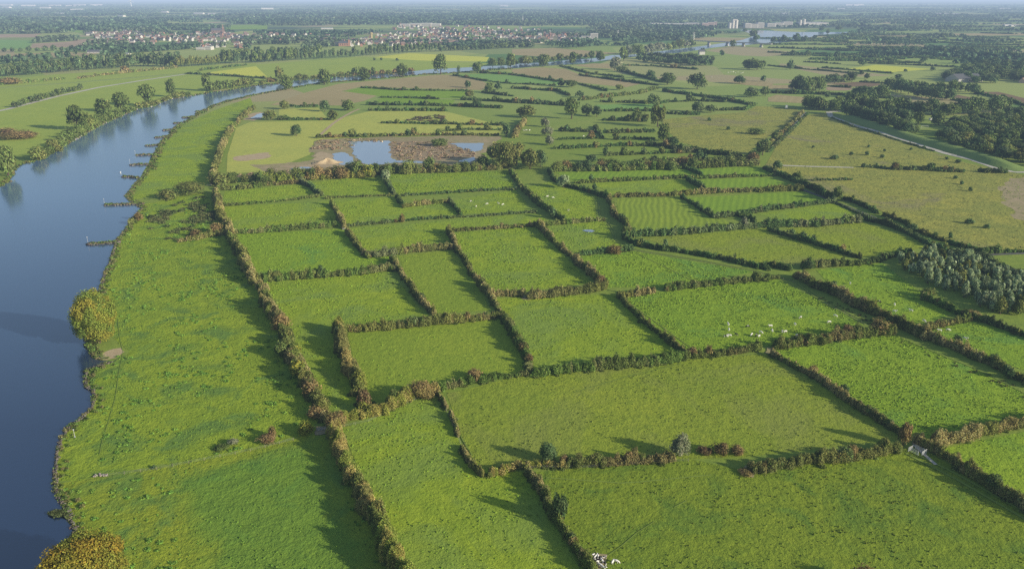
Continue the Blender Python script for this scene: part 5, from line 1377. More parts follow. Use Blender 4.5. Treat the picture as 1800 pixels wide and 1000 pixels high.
# ------------------------------------------------------------------ tussocks and weeds of the meadows
def tussocks():
    rng = np.random.default_rng(21)
    VV, FF, CC, b = [], [], [], 0
    K = 5
    for (P, dens, key) in FPOLY:
        if dens <= 0: continue
        p = np.asarray(P)
        x, y = scatter(p, dens * 4.0)
        if not len(x): continue
        patch = vnoise(x, y, 22, 4) * .6 + vnoise(x, y, 7, 6) * .5
        keep = rng.random(len(x)) < np.clip((patch - .3) * 2.4, .1, 1)
        x, y, patch = x[keep], y[keep], patch[keep]
        n = len(x)
        d = np.hypot(x, y)
        r = (.16 + .36 * rng.random(n) ** 2) * np.clip(d / 420, .8, 1.1)
        h = r * rng.uniform(.55, 1.25, n)
        if key in ('weedy', 'corner'): r *= .85; h *= .8
        if key == 'crop': h *= 1.0
        if key in ('heath', 'reed'): r *= 1.3; h *= 1.1
        base = {'weedy': (.23, .33, .05), 'corner': (.2, .32, .05), 'crop': (.12, .27, .045), 'heath': (.25, .26, .08), 'reed': (.28, .22, .1), 'olive': (.25, .3, .055), 'olive_dark': (.2, .25, .04)}.get(key, (.265, .38, .05))
        a0 = rng.uniform(0, 6.28, n)
        ring = []
        for k in range(K):
            a = a0 + 2 * math.pi * k / K
            rr = r * rng.uniform(.7, 1.25, n)
            ring.append(np.stack([x + rr*np.cos(a), y + rr*np.sin(a), np.full(n, .02)], 1))
        for k in range(K):
            a = a0 + 2 * math.pi * (k + .5) / K
            rr = r * rng.uniform(.35, .8, n)
            ring.append(np.stack([x + rr*np.cos(a), y + rr*np.sin(a), h * rng.uniform(.6, 1.1, n) + .05], 1))
        V = np.stack(ring, 1)                       # n, 2K, 3
        idx = np.arange(n)[:, None] * (2*K)
        q = []
        for k in range(K):
            q.append(np.concatenate([idx + k, idx + (k+1) % K, idx + K + (k+1) % K, idx + K + k], 1))
        q.append(np.concatenate([idx + K, idx + K+1, idx + K+2, idx + K+3], 1))
        q.append(np.concatenate([idx + K, idx + K+3, idx + K+4, idx + K+4], 1)[:0])
        F = np.concatenate(q)
        col = vary(base, n, .17, rng) * (1.05, 1.1, 1.1)
        VV.append(V.reshape(-1, 3)); FF.append(F + b); CC.append(np.repeat(col, 2*K, axis=0)); b += n * 2 * K
    o = mesh_obj('grass_tussocks', np.concatenate(VV), np.concatenate(FF), GLEAF, cols=np.concatenate(CC))
    tag(o, 'grass tussocks and weeds growing all over the meadows', kind='stuff')
tussocks()

def weeds(label, polys, dens, r0, r1, cols, name='weeds', seed=3, hk=1.0, patchy=True):
    """low leafy clumps nobody could count"""
    rng = np.random.default_rng(seed)
    parts = []
    for s in polys:
        p = gpts(s)
        x, y = scatter(p, dens, rng)
        if patchy:
            f = vnoise(x, y, 16, seed) * .6 + vnoise(x, y, 6, seed + 1) * .4
            k = rng.random(len(x)) < np.clip((f - .48) * 8, 0, 1); x, y = x[k], y[k]
        for a, b in zip(x, y):
            r = rng.uniform(r0, r1)
            c = cols[rng.integers(len(cols))]
            parts.append(bush_leaves(a, b, 0, r, r * hk * rng.uniform(.6, 1.2), np.array(c), max(.34, math.hypot(a, b)/804*.95), rng, 1.7, .8))
    V, F, C = join(parts)
    return tag(mesh_obj(name, V, F, LEAF, cols=C), label, kind='stuff')
NET = [(.2, .37, .07), (.22, .38, .07), (.25, .4, .07)]
weeds('patches of dark nettles and docks in the weedy bank meadow', ['236,366 372,340 392,390 440,490 487,560 515,640 560,740 500,768 375,800 190,830 130,790 175,720 190,640 215,560 182,510 205,440'], .07, .4, .95, NET, seed=31, hk=.55)
weeds('darker weed patches in the corner by the river', ['105,855 300,835 320,900 350,1000 340,1050 215,1050 200,960 140,930', '610,880 640,880 700,1010 680,1050 600,1000'], .08, .4, .9, NET, seed=33, hk=.55)
weeds('bramble and willow scrub on the upper weedy bank', ['262,372 360,345 378,380 385,405 340,415 290,425 262,400'], .13, 1.0, 2.4, [(.16, .19, .07), (.135, .18, .06), (.19, .2, .08)], seed=35, hk=.7)
weeds('rough scrub patch in the pale mown field', ['716,213 735,206 780,203 784,215'], .02, 1.6, 3.2, [(.18, .17, .09), (.2, .16, .1)], seed=36, hk=.8, patchy=False)
weeds('reeds and low scrub around the gravel ponds', ['547,262 560,247 612,244 680,246 682,250 618,250 622,258 600,266', '690,250 790,250 838,268 832,276 760,281 704,282 692,274', '660,296 700,291 850,290 880,296 780,300 660,302', '400,308 520,299 640,299 640,304 450,319'], .03, .9, 2.0, [(.4, .29, .19), (.33, .27, .14), (.46, .35, .24)], seed=37, hk=.6, patchy=False)
weeds('grass and bramble verge of the lane and road hedges', ['1440,520 1530,560 1600,600 1720,650 1830,700 1830,712 1720,662 1600,612 1530,572 1440,532'], .1, .4, .8, [(.17, .23, .06), (.2, .21, .07)], seed=38, hk=.7, patchy=False)

# vegetation and stones along the river banks
def bank(label, s, wid, dens, r0, r1, cols, seed, hk=1.0, side=1):
    rng = np.random.default_rng(seed)
    Q, T = resample(gpts(s), .5)
    nrm = np.stack([-T[:, 1], T[:, 0]], 1) * side
    L = len(Q) * .5
    n = int(L * dens)
    i = rng.integers(0, len(Q), n)
    off = rng.random(n) ** 1.6 * wid - .5
    P = Q[i] + nrm[i] * off[:, None]
    parts = []
    for (a, b) in P:
        d = math.hypot(a, b)
        r = rng.uniform(r0, r1) * (.6 + .8 * vnoise(np.array([a]), np.array([b]), 14, 2)[0])
        c = cols[rng.integers(len(cols))]
        parts.append(bush_leaves(a, b, .3, r, r * hk * rng.uniform(.6, 1.3), np.array(c), max(.34, d/804*1.05), rng, 1.6, .8))
    V, F, C = join(parts)
    tag(mesh_obj('bank_vegetation', V, F, LEAF, cols=C), label, kind='stuff')
BK = [(.17, .23, .06), (.2, .22, .07), (.16, .25, .06), (.23, .22, .09)]
NEARB = '262,300 245,317 232,332 222,345 226,352 250,367 235,385 225,400 207,422 202,435 195,460 185,482 180,500 172,522'
LOWB = '200,637 175,644 155,650 150,662 152,680 165,690 167,705 162,717 140,740 122,750 107,775 100,800 97,837 99,860 105,880 120,897 127,920 135,935 110,965'
bank('tall herbs along the near river bank, upper reach', NEARB, 4.5, 1.2, .45, 1.1, BK, 41, .9, 1)
bank('tall herbs along the near river bank, lower reach', LOWB, 4.5, 1.3, .35, .85, BK, 42, .9, 1)
bank('herbs under the large riverside tree', '172,522 158,548 150,580 158,618 176,634', 4, 2.2, .5, 1.2, BK, 49, .8, 1)
bank('reeds and scrub along the inner bend', '900,121 850,125 795,129 737,132 700,136 662,139 625,142 590,145 562,147 532,152 512,155 487,160 450,167 405,177 375,186 355,197 337,207 315,220 300,235 287,247 275,265 262,300', 6, .55, .9, 2.2, BK, 43, .8, 1)
bank('bank scrub on the far bank', '0,331 17,320 32,292 50,288 75,281 95,266 125,251 160,230 190,215 222,201 240,193 270,188 285,180 300,175 322,172 350,167 375,163 400,160 450,151 487,148 512,143 557,140 585,137 625,135 657,132 697,131', 6, .5, .7, 1.8, BK, 44, .7, 1)

def stones(label, s, dens, wid, r0, r1, seed, z=.55, base=(.17, .15, .12)):
    rng = np.random.default_rng(seed)
    Q, T = resample(gpts(s), .4)
    nrm = np.stack([-T[:, 1], T[:, 0]], 1)
    n = int(len(Q) * .4 * dens)
    i = rng.integers(0, len(Q), n)
    P = Q[i] + nrm[i] * rng.normal(0, wid, n)[:, None]
    r = rng.uniform(r0, r1, n)
    cube = np.array([(-1,-1,-1),(1,-1,-1),(1,1,-1),(-1,1,-1),(-.7,-.7,.8),(.7,-.7,.9),(.7,.7,.7),(-.7,.7,.9)]) * .5
    V = cube[None] * rng.uniform(.6, 1.4, (n, 8, 1)) * r[:, None, None] * np.array((1.3, 1.3, .9))
    a = rng.uniform(0, 6.28, n)
    X = V[..., 0]*np.cos(a)[:, None] - V[..., 1]*np.sin(a)[:, None]; Y = V[..., 0]*np.sin(a)[:, None] + V[..., 1]*np.cos(a)[:, None]
    V = np.stack([X + P[:, :1], Y + P[:, 1:], V[..., 2] + z], -1)
    fq = np.array([(3,2,1,0),(4,5,6,7),(0,1,5,4),(1,2,6,5),(2,3,7,6),(3,0,4,7)])
    F = (np.arange(n)[:, None, None] * 8 + fq[None]).reshape(-1, 4)
    return V.reshape(-1, 3), F, np.repeat(vary(base, n, .25, rng), 8, axis=0)
STONE = attr_mat('bank_stone')
for lab, s, k in (('stone rubble at the waterline, upper reach', NEARB, 45), ('stone rubble at the waterline, lower reach', LOWB, 46)):
    V, F, C = stones(lab, s, 4, .35, .25, .6, k)
    tag(mesh_obj('bank_rubble', V, F, STONE, cols=C), lab, kind='stuff')
far_s = '125,250.5 160,229.5 190,214.5 222,200.5 240,192.5 270,187.5 285,179.5 300,174.5 322,171.5 350,166.5'
V, F, C = stones('', far_s, 1.6, .5, .6, 1.3, 47, base=(.4, .37, .32))
tag(mesh_obj('bank_rubble', V, F, STONE, cols=C), 'pale stones along the far waterline', kind='stuff')

V, F, C = stones('', '165,838 178,836 188,835', 7, .5, .2, .5, 48, z=.3, base=(.42, .38, .33))
tag(mesh_obj('stone_pile', V, F, STONE, cols=C), 'small pale stone pile where the fence meets the bank path', 'stone pile')

# groynes: stone dams reaching into the river, each with its herbs
GROYNES = [
 ('185,361.5 215,361 252,359.5', 2.6, 'longest weedy stone groyne, with a white beacon at its head'),
 ('155,430.5 180,429.5 209,426.5', 2.4, 'nearest stone groyne, lowest down the river'),
 ('215,312.5 228,312 245,314', 2.6, 'short bushy groyne above the longest one'),
 ('229,291.5 243,290.5 259,290.5', 2.2, 'thin groyne third above the longest one'),
 ('240,274 256,273.5 270,273', 2.6, 'groyne with pale stones at its root'),
 ('256,257.5 268,257 282,255', 2.6, 'groyne with a bushy root below the bend'),
 ('272,243.5 284,242.5 297,240', 2.6, 'bushy groyne beside the narrow riverside strip'),
 ('287,230.5 298,229.5 310,229', 2.6, 'groyne seventh up the river'),
 ('305,218 312,217.5 322,217', 2.6, 'small groyne near the river bend'),
 ('320,208 332,207.5 346,206', 2.8, 'long groyne near the river bend'),
 ('344,197.5 352,197 362,195.5', 2.6, 'second last groyne up the bend'),
 ('370,187.5 377,187 386,185.5', 2.6, 'last groyne up the bend'),
]
for k, (s, wd, lab) in enumerate(GROYNES):
    x0, y0, _ = G(*pts(s)[0])
    root = empty('groyne', (x0, y0, 0))
    tag(root, lab, 'groyne', 'stone groynes along the river')
    V, F, C = stones('', s, 9, wd * .35, .5, 1.3, 60 + k, .75)
    V = V - np.array([x0, y0, 0])
    mesh_obj('stone_dam', V, F, STONE, root, cols=C)
    rng = np.random.default_rng(80 + k)
    Q, T = resample(gpts(s), .8)
    parts = []
    for q in Q[1:]:
        r = rng.uniform(.5, 1.1)
        a, b = q - (x0, y0) + rng.normal(0, wd*.22, 2)
        parts.append(bush_leaves(a, b, .8, r, r * rng.uniform(.7, 1.4), np.array(BK[rng.integers(4)]), max(.34, math.hypot(*q)/804*.95), rng, 1.8, .8))
    V, F, C = join(parts)
    mesh_obj('herbs', V, F, LEAF, root, cols=C)

WHITE = plain('white_paint', (.75, .75, .72), .6, .06)
GREY = plain('grey_steel', (.4, .41, .42), .5, .1)
WOODP = plain('weathered_wood', (.3, .26, .2), .9, .3, 4)
def beacon(px, py, hpx, lab, top='board'):
    x, y, s = G(px, py)
    h = hpx * s / (y / math.hypot(y, H0))
    r = empty('river_beacon', (x, y, .5)); tag(r, lab, 'beacon', 'white river beacons')
    b = MB(); b.tube([(0, 0, 0), (0, 0, h)], [.07, .05], 8); b.build('pole', WHITE, r)
    b = MB(); b.box((0, 0, h + .35), (.42, .1, .5)); b.build('top_board', WHITE, r)
    b = MB(); b.box((0, 0, .1), (.4, .4, .4)); b.build('base', GREY, r)
beacon(184, 361, 9, 'white beacon pole on the head of the longest groyne')
beacon(155, 429, 10, 'white beacon pole on the nearest groyne')
beacon(229, 291, 9, 'white beacon pole on the thin third groyne')
beacon(238, 273, 6, 'white beacon pole on the groyne with pale stones')
beacon(132, 770, 11, 'white marker pole among the herbs of the near bank')
beacon(102, 228, 4, 'small white sign pole in the far bank tree shadow')
x, y, s = G(212, 305); r_ = empty('buoy', (x, y, .6)); tag(r_, 'small pale buoy floating off the short bushy groyne', 'buoy')
b = MB(); b.tube([(0,0,-.1),(0,0,.5),(0,0,.8),(0,0,1.1)], [.55,.6,.4,.08], 10); b.build('float', WHITE, r_); b = MB(); b.tube([(0,0,1.05),(0,0,1.7)],[.05,.04],6); b.build('staff', GREY, r_)
# floating weed in the bottom corner
x, y, s = G(107, 907)
rng = np.random.default_rng(9); parts = [bush_leaves(a, b, .55, 1.0, .35, np.array((.13, .16, .06)), .4, rng, 2, .5) for a, b in rng.normal(0, 1.1, (12, 2)) * (1.5, .7)]
V, F, C = join(parts); tag(mesh_obj('water_weed', V, F, LEAF, cols=C, loc=(x, y, 0)), 'pale patch of water weed afloat by the bank', 'water weed')
# ------------------------------------------------------------------ cattle
def cow_mesh(name, pose, seed):
    rng = random.Random(seed)
    hd = {'stand': [(.92,0,1.3,.21), (1.18,.04,1.42,.16), (1.5,.06,1.22,.1)], 'graze': [(.95,0,1.0,.21), (1.2,.05,.62,.15), (1.38,.08,.26,.1)]}[pose]
    J = [(-.68,0,1.13,.34),(-.05,0,1.06,.40),(.52,0,1.1,.34)] + hd
    E = [(0,1),(1,2),(2,3),(3,4),(4,5)]
    def chain(root, P):
        last = root
        for p in P:
            J.append(p); E.append((last, len(J)-1)); last = len(J)-1
    for sd_ in (-1, 1):
        chain(2, [(.55,.2*sd_,.72,.14),(.57 + .06*sd_,.2*sd_,.4,.085),(.55 + .1*sd_,.2*sd_,.05,.075)])
        chain(0, [(-.68,.21*sd_,.78,.18),(-.82 - .04*sd_,.2*sd_,.46,.095),(-.74 - .08*sd_,.2*sd_,.05,.075)])
        h = hd[1]; chain(4, [(h[0]-.1, h[1] + .26*sd_, h[2] + .1, .05)])
    chain(0, [(-1.02,0,1.22,.07),(-1.1,.02,.95,.04),(-1.1,.03,.6,.05)])
    chain(1, [(-.5,0,.66,.13)])
    me = bpy.data.meshes.new(name)
    me.from_pydata([j[:3] for j in J], E, [])
    o = link(bpy.data.objects.new(name, me))
    sk = o.modifiers.new('skin', 'SKIN'); sb = o.modifiers.new('sub', 'SUBSURF'); sb.levels = sb.render_levels = 1
    for i, j in enumerate(J):
        me.skin_vertices[0].data[i].radius = (j[3], j[3] * (.92 if i < 3 else 1))
    me.skin_vertices[0].data[0].use_root = True
    dg = bpy.context.evaluated_depsgraph_get()
    out = bpy.data.meshes.new_from_object(o.evaluated_get(dg))
    bpy.data.objects.remove(o)
    return out
def paint_cow(me, kind, seed, mat):
    me = me.copy()
    co = np.zeros(len(me.vertices) * 3, np.float32); me.vertices.foreach_get('co', co); co = co.reshape(-1, 3)
    f = vnoise(co[:, 0] + co[:, 1]*.4 + 40 + seed * 3, co[:, 2] + co[:, 1]*.3 + 20, .42, seed)
    th = {'white': .86, 'pied': .5, 'dark': .16}[kind]
    dark = np.clip((f - th) * 20, 0, 1)[:, None]
    c = np.array([(.88, .84, .77)]) * (1 - dark) + np.array([(.03, .026, .024)]) * dark
    c[(co[:, 2] < .14)] = (.1, .08, .06)
    ca = me.color_attributes.new('Col', 'FLOAT_COLOR', 'POINT')
    c4 = np.ones((len(co), 4), np.float32); c4[:, :3] = c
    ca.data.foreach_set('color', c4.ravel())
    me.materials.clear(); me.materials.append(mat)
    me.polygons.foreach_set('use_smooth', np.ones(len(me.polygons), dtype=bool))
    return me
HIDE = attr_mat('cow_hide', .8)
base_c = {p: cow_mesh('cow_' + p, p, 1) for p in ('stand', 'graze')}
COWM = {(p, k): [paint_cow(base_c[p], k, s_, HIDE) for s_ in (1, 2)] for p in base_c for k in ('white', 'pied', 'dark')}
rng = random.Random(3)
ccount = [0]
def cow(px, py, kind, pose, lab, group, size=1.0, rz=None):
    ccount[0] += 1
    x, y, s = G(px, py)
    o = link(bpy.data.objects.new('cow', COWM[(pose, kind)][ccount[0] % 2]))
    o.location = (x, y, .03)
    o.rotation_euler[2] = rng.uniform(0, 6.28) if rz is None else rz
    o.scale = (.94*size,) * 3
    return tag(o, lab, 'cow', group)
GC = 'cattle grazing the meadows'
for r in [
 (837,364,'white','graze','white cow nearest the hedge among the five in the small pasture'),
 (856,360,'white','graze','white cow in the middle of the five'),
 (876,359,'white','stand','white cow farthest away of the five, beside another'),
 (884,361,'white','graze','white cow at the far side of the five, low in the pair'),
 (828,355,'pied','graze','greyish cow farthest from the other four of the small pasture'),
 (962,347,'white','stand','pale cow left of two in the triangle meadow'),
 (972,349,'white','graze','pale cow right of two in the triangle meadow'),
 (999,371,'white','stand','lone pale cow low in the triangle meadow'),
 (1280,572,'white','stand','white cow at the top of the little group by the reddish hedge'),
 (1281,581,'white','graze','white cow second from the top of the little group'),
 (1276,593,'pied','graze','pied cow of the pair nearest the reddish hedge'),
 (1282,592,'white','stand','white cow of the pair nearest the reddish hedge'),
 (1294,590,'dark','graze','small dark calf beside the pied pair'),
 (1314,576,'dark','graze','dark cow alone above the huddle'),
 (1321,590,'white','graze','white cow at the edge of the huddle'),
 (1329,592,'dark','stand','dark cow inside the huddle'),
 (1334,593,'white','stand','white cow in front of the huddle'),
 (1337,586,'white','graze','white cow behind the huddle'),
 (1354,575,'white','stand','tall white cow facing away near the herd centre'),
 (1357,583,'white','graze','white cow just below the tall white one'),
 (1375,584,'pied','graze','pied cow left in the close pair of the herd'),
 (1380,585,'white','graze','white cow right in the close pair of the herd'),
 (1397,572,'white','stand','white cow above the close pair'),
 (1407,560,'pied','graze','pied cow lying in the weeds of the herd meadow'),
 (1401,592,'white','graze','white cow nearest the tall reddish hedge'),
 (1457,568,'white','graze','white cow near the track end of the herd meadow'),
 (1468,557,'white','graze','white cow farthest along the herd meadow'),
 (1494,520,'white','graze','white cow by the road hedge below the willow pasture edge'),
 (1494,500,'white','stand','white cow high up by the hedge of the willow pasture'),
 (1545,532,'dark','graze','dark cow in the willow pasture'),
 (1572,537,'white','graze','white cow beside the dark cow in the willow pasture'),
 (1572,549,'white','stand','white cow low in the willow pasture'),
 (1601,548,'white','stand','white cow nearest the willows in the pasture'),
 (1624,566,'white','graze','white cow by the reddish hedge of the willow pasture'),
 (1651,583,'white','stand','first of three white cows in the narrow pasture'),
 (1666,582,'white','graze','middle of three white cows in the narrow pasture'),
 (1696,597,'white','stand','last of three white cows in the narrow pasture'),
]:
    cow(*r, GC)
for px, py, k in ((1042,979,'pied'),(1047,981,'white'),(1051,982,'pied'),(1056,983,'dark'),(1046,987,'dark'),(1052,989,'pied'),(1058,988,'white'),(1049,994,'pied'),(1055,996,'white'),(1062,993,'pied'),(1061,983,'pied'),(1044,1000,'dark'),(1060,1000,'white')):
    cow(px, py, k, 'stand', 'black and white cow packed in the herd at the bottom hedge', 'packed herd at the bottom hedge', .88)
cow(1077, 990, 'white', 'stand', 'white cow left of two standing apart from the packed herd', GC, .88)
cow(1083, 989, 'white', 'graze', 'white cow right of two standing apart from the packed herd', GC, .88)
for px, py in ((920,230.5),(925,230.5),(931,230.5),(1026,241),(1034,239.5)):
    cow(px, py, 'white', 'graze', 'tiny white cow in the little fields between the willow row and trees', 'tiny cows in the middle fields', 1.25)
for px, py in ((1280,129),(1284,128),(1289,127.5),(1293,129.5),(1297,128),(1302,130),(1306,129),(1251,136.5)):
    cow(px, py, 'white', 'graze', 'tiny white cow of the far herd in the wide green field', 'far herd in the wide green field', 1.5)

# ------------------------------------------------------------------ fences, gates, pen
def fence(lab, s, step=4.0, h=1.25, rails=False):
    Q, T = resample(gpts(s), step)
    x0, y0 = Q[0]
    r = empty('post_and_wire_fence', (x0, y0, 0)); tag(r, lab, 'fence', 'wire fences')
    b0 = MB(); b0.tube([(0,0,0),(0,0,h)], [.075,.065], 6); pm = b0.mesh('fence_post', WOODP)
    for q in Q[:98]:
        p = link(bpy.data.objects.new('post', pm), r); p.location = (q[0]-x0, q[1]-y0, 0)
    for z in (.45, .8, 1.12):
        b = MB(); b.tube([(q[0]-x0, q[1]-y0, z) for q in Q], [.012]*len(Q), 4); b.build('wire', GREY, r)
fence('wire fence across the weedy bank above the dark sward', '190,837 275,826 375,806 450,791 516,774', 5)
fence('wire fence beside the thin broken hedge', '768,690 780,715 796,745 808,778 822,806 830,822', 4)
fence('wire fence along the row of red bushes', '905,824 960,823 1000,824 1075,820 1180,812 1210,811', 5)
fence('wire fence along the curved track meadow', '1112,441 1225,460 1330,480 1395,497', 6)
fence('wire fence beside the long straight hedge', '802,425 822,458 842,492', 5)
fence('wire fence along the ragged hedge field corner', '600,752 650,741 700,716 760,692', 5)
fence('wire fence along the road hedge pasture', '1440,530 1500,560 1528,576', 6)

x, y, s = G(1613, 796)
r = empty('cattle_pen', (x, y, 0), .35); tag(r, 'white metal cattle pen by the dark diagonal hedge', 'cattle pen')
for k, (ox, oy, rz, L) in enumerate(((-1.4, 2.0, .25, 2.6), (1.2, -1.6, .25, 2.8), (-1.6, .2, 1.75, 3.2), (1.5, .6, 1.75, 3.4))):
    b = MB(); co, si = math.cos(rz), math.sin(rz)
    e = lambda t, z: (ox + co*t, oy + si*t, z)
    for t in (-L/2, L/2): b.tube([e(t, 0), e(t, 1.75)], [.09, .09], 6)
    for z in (.4, .85, 1.3, 1.72): b.tube([e(-L/2, z), e(L/2, z)], [.07, .07], 5)
    b.build('gate_panel', WHITE, r)
def gate(px, py, rz, lab):
    x, y, s = G(px, py); r = empty('field_gate', (x, y, 0), rz); tag(r, lab, 'gate', 'field gates')
    b = MB(); b.tube([(-1.9,0,0),(-1.9,0,1.5)],[.11,.11],6); b.build('post', WOODP, r)
    b = MB(); b.tube([(1.9,0,0),(1.9,0,1.5)],[.11,.11],6); b.build('post', WOODP, r)
    b = MB()
    for z in (.35, .7, 1.05, 1.35): b.tube([(-1.8,0,z),(1.8,0,z)],[.06,.06],5)
    b.tube([(-1.7,.02,.35),(1.7,.02,1.35)],[.05,.05],5); b.build('bars', GREY, r)
gate(566, 757, .2, 'grey field gate in the gap of the ragged riverside hedge')
gate(607, 404, .3, 'grey field gate below the leaning brown hedge')
gate(926, 524, .1, 'grey field gate in the gap beside the brown topping hedge')
gate(368, 327, .1, 'grey gate between the riverside strip and the weedy bank')

# ------------------------------------------------------------------ buildings
WALLW = plain('white_render', (.6, .57, .53), .85, .06, .05)
BRICK = plain('brick', (.36, .2, .14), .9, .2, .3)
BROWNB = plain('brown_brick', (.24, .16, .12), .9, .2, .3)
ROOFO = plain('orange_tiles', (.24, .165, .135), .85, .2, .3)
ROOFG = plain('grey_tiles', (.12, .125, .135), .8, .2, .3)
ROOFL = plain('pale_sheet_roof', (.5, .5, .48), .6, .08, .1)
CONC = plain('concrete', (.45, .43, .4), .85, .12, .2)
PINKB = plain('pinkish_cladding', (.5, .38, .34), .8, .08, .05)
GLASS = plain('window_glass', (.04, .05, .06), .15, .1, 1, .5)
YEL = plain('ochre_render', (.45, .36, .18), .85, .1)
SLATE = plain('slate_spire', (.1, .105, .115), .7, .15)

HM = []
for i, (wm, rm) in enumerate(((WALLW, ROOFO), (BRICK, ROOFO), (WALLW, ROOFG), (BRICK, ROOFG), (WALLW, ROOFO), (PINKB, ROOFO))):
    b = MB()
    L, W = (10, 8) if i % 2 else (13, 8.5)
    b.gable((0, 0, 0), L, W, 5.2, 3.6, 0, 0, 1)
    b.box((L*.28, W*.2, 7.6), (.8, .8, 2.6), 0, 2)
    for k in (-.3, 0, .3):
        for z in (1.5, 4.1):
            b.box((k*L, -W/2 - .02, z), (1.6, .12, 1.3), 0, 3)
    HM.append(b.mesh('house', [wm, rm, BRICK, GLASS]))
rng = np.random.default_rng(15)
def houses(P, n, lab, grp, name='house'):
    g2 = gpts(P); x, y = scatter(g2, max(.002, n * 6 / poly_area(g2)), rng)
    keep = []
    for a, b in zip(x, y):
        if all((a-c)**2 + (b-d)**2 > 15**2 for c, d in keep): keep.append((a, b))
        if len(keep) >= n: break
    for a, b in keep:
        o = link(bpy.data.objects.new(name, HM[rng.integers(len(HM))]))
        o.location = (a, b, 0); o.rotation_euler[2] = rng.choice([0.1, .5, -.35, 1.65]) + rng.normal(0, .1)
        k = rng.uniform(.9, 1.35); o.scale = (k, k, k * rng.uniform(.9, 1.1))
        tag(o, lab, 'house', grp)
houses('150,61 215,58 300,63 300,79 258,80 180,73', 62, 'small pale tiled house in the village left of the brown church', 'houses left of the brown church')
houses('300,64 350,62 372,59 450,61 450,76 420,86 340,85 300,81', 62, 'small house among garden trees around the brown church', 'houses around the brown church')
houses('608,74 640,68 700,61 760,56 812,59 812,79 700,81 620,83', 88, 'small pale house of the riverside town around the dark spire', 'houses around the dark spire')
houses('670,53 720,51 812,50 900,56 905,73 812,75 812,56 740,54', 52, 'small house in the rear quarters of the riverside town', 'houses in the rear of the town')
houses('903,63 960,61 985,66 985,75 903,77', 26, 'small house of the town beside the stepped flats', 'houses beside the stepped flats')

# the rest of the roofs, too far off to tell apart, as one mass
V, F, M_, b_ = [], [], [], 0
hv = []
for me in HM:
    co = np.zeros(len(me.vertices)*3, np.float32); me.vertices.foreach_get('co', co)
    hv.append((co.reshape(-1, 3), [tuple(p.vertices) for p in me.polygons], [p.material_index for p in me.polygons]))
MI = {0: (0, 2), 1: (1, 2), 2: (0, 3), 3: (1, 3), 4: (0, 2), 5: (0, 2)}
for P_, n_ in (('150,60 215,56 300,62 300,79 258,80 180,74', 90), ('300,62 350,58 372,58 450,60 450,76 420,87 340,86 300,82', 90), ('600,76 640,68 700,58 760,53 900,56 900,73 812,80 700,82 620,84', 170), ('900,62 960,59 1040,64 1040,74 903,77', 50), ('690,44 900,50 1000,56 900,58 700,52', 60), ('450,62 560,60 600,74 470,80', 30)):
    g2 = gpts(P_); x, y = scatter(g2, n_ / poly_area(g2) * 1.6, rng)
    for a, b in zip(x[:n_], y[:n_]):
        k = rng.integers(6); co, fs, ms = hv[k]; t = rng.uniform(0, 3.1); q = rng.uniform(.9, 1.4)
        X = (co[:, 0]*math.cos(t) - co[:, 1]*math.sin(t))*q + a; Y = (co[:, 0]*math.sin(t) + co[:, 1]*math.cos(t))*q + b
        V.append(np.stack([X, Y, co[:, 2]*q], 1)); F += [tuple(i + b_ for i in f) for f in fs]
        M_ += [MI[k][0] if m == 0 else MI[k][1] if m == 1 else 1 if m == 2 else 4 for m in ms]; b_ += len(co)
tag(mesh_obj('distant_rooftops', np.concatenate(V), F, [WALLW, BRICK, ROOFO, ROOFG, GLASS], midx=M_), 'crowded roofs and white walls of the distant villages', kind='stuff')

def church(px, py, hpx, lab, wm, rm, spm, nave=(26, 12, 9, 7), sq=7.0, rz=.2):
    x, y, s = G(px, py); H = hpx * s
    r = empty('church', (x, y, 0), rz); tag(r, lab, 'church')
    b = MB(); b.box((0, 0, H*.27), (sq, sq, H*.54)); b.build('tower', wm, r)
    b = MB(); q = sq/2 + .3; z0 = H*.54
    V = [(-q,-q,z0),(q,-q,z0),(q,q,z0),(-q,q,z0),(-q*.55,-q*.55,z0+H*.12),(q*.55,-q*.55,z0+H*.12),(q*.55,q*.55,z0+H*.12),(-q*.55,q*.55,z0+H*.12),(0,0,H)]
    b.add(V, [(3,2,1,0),(0,1,5,4),(1,2,6,5),(2,3,7,6),(3,0,4,7),(4,5,8),(5,6,8),(6,7,8),(7,4,8)]); b.build('spire', spm, r)
    L, W, hw, hr = nave
    b = MB(); b.gable((-L/2 - sq/2 - .1, 0, 0), L, W, hw, hr, 0, 0, 0); b.build('nave', wm, r)
    b = MB(); b.roof((-L/2 - sq/2 - .1, 0, .32), L, W, hw, hr, 0, 0, .2); b.build('roof', rm, r)
    for k in range(4):
        b = MB(); b.box((-sq/2 - 3 - k*L/4.2, -W/2 - .05, hw*.55), (1.6, .2, hw*.6)); b.build('window', GLASS, r)
church(393, 60, 17, 'brown brick church with a pointed spire in the left village', BROWNB, ROOFG, plain('copper_brown_spire', (.3, .2, .15)), (44, 16, 14, 9), 9)
church(614, 81.5, 20, 'church with a slim dark spire beside the riverside town', BRICK, SLATE, SLATE, (30, 13, 9, 7), 7)
x, y, s = G(653, 69); r = empty('water_tower', (x, y, 0)); tag(r, 'squat ochre tower rising from the town trees', 'tower')
b = MB(); b.tube([(0,0,0),(0,0,17)], [4.6, 4.2], 10); b.build('shaft', YEL, r); b = MB(); b.tube([(0,0,17),(0,0,19),(0,0,22.5),(0,0,25)], [4.3,6.2,6.2,.4], 10); b.build('tank', YEL, r)

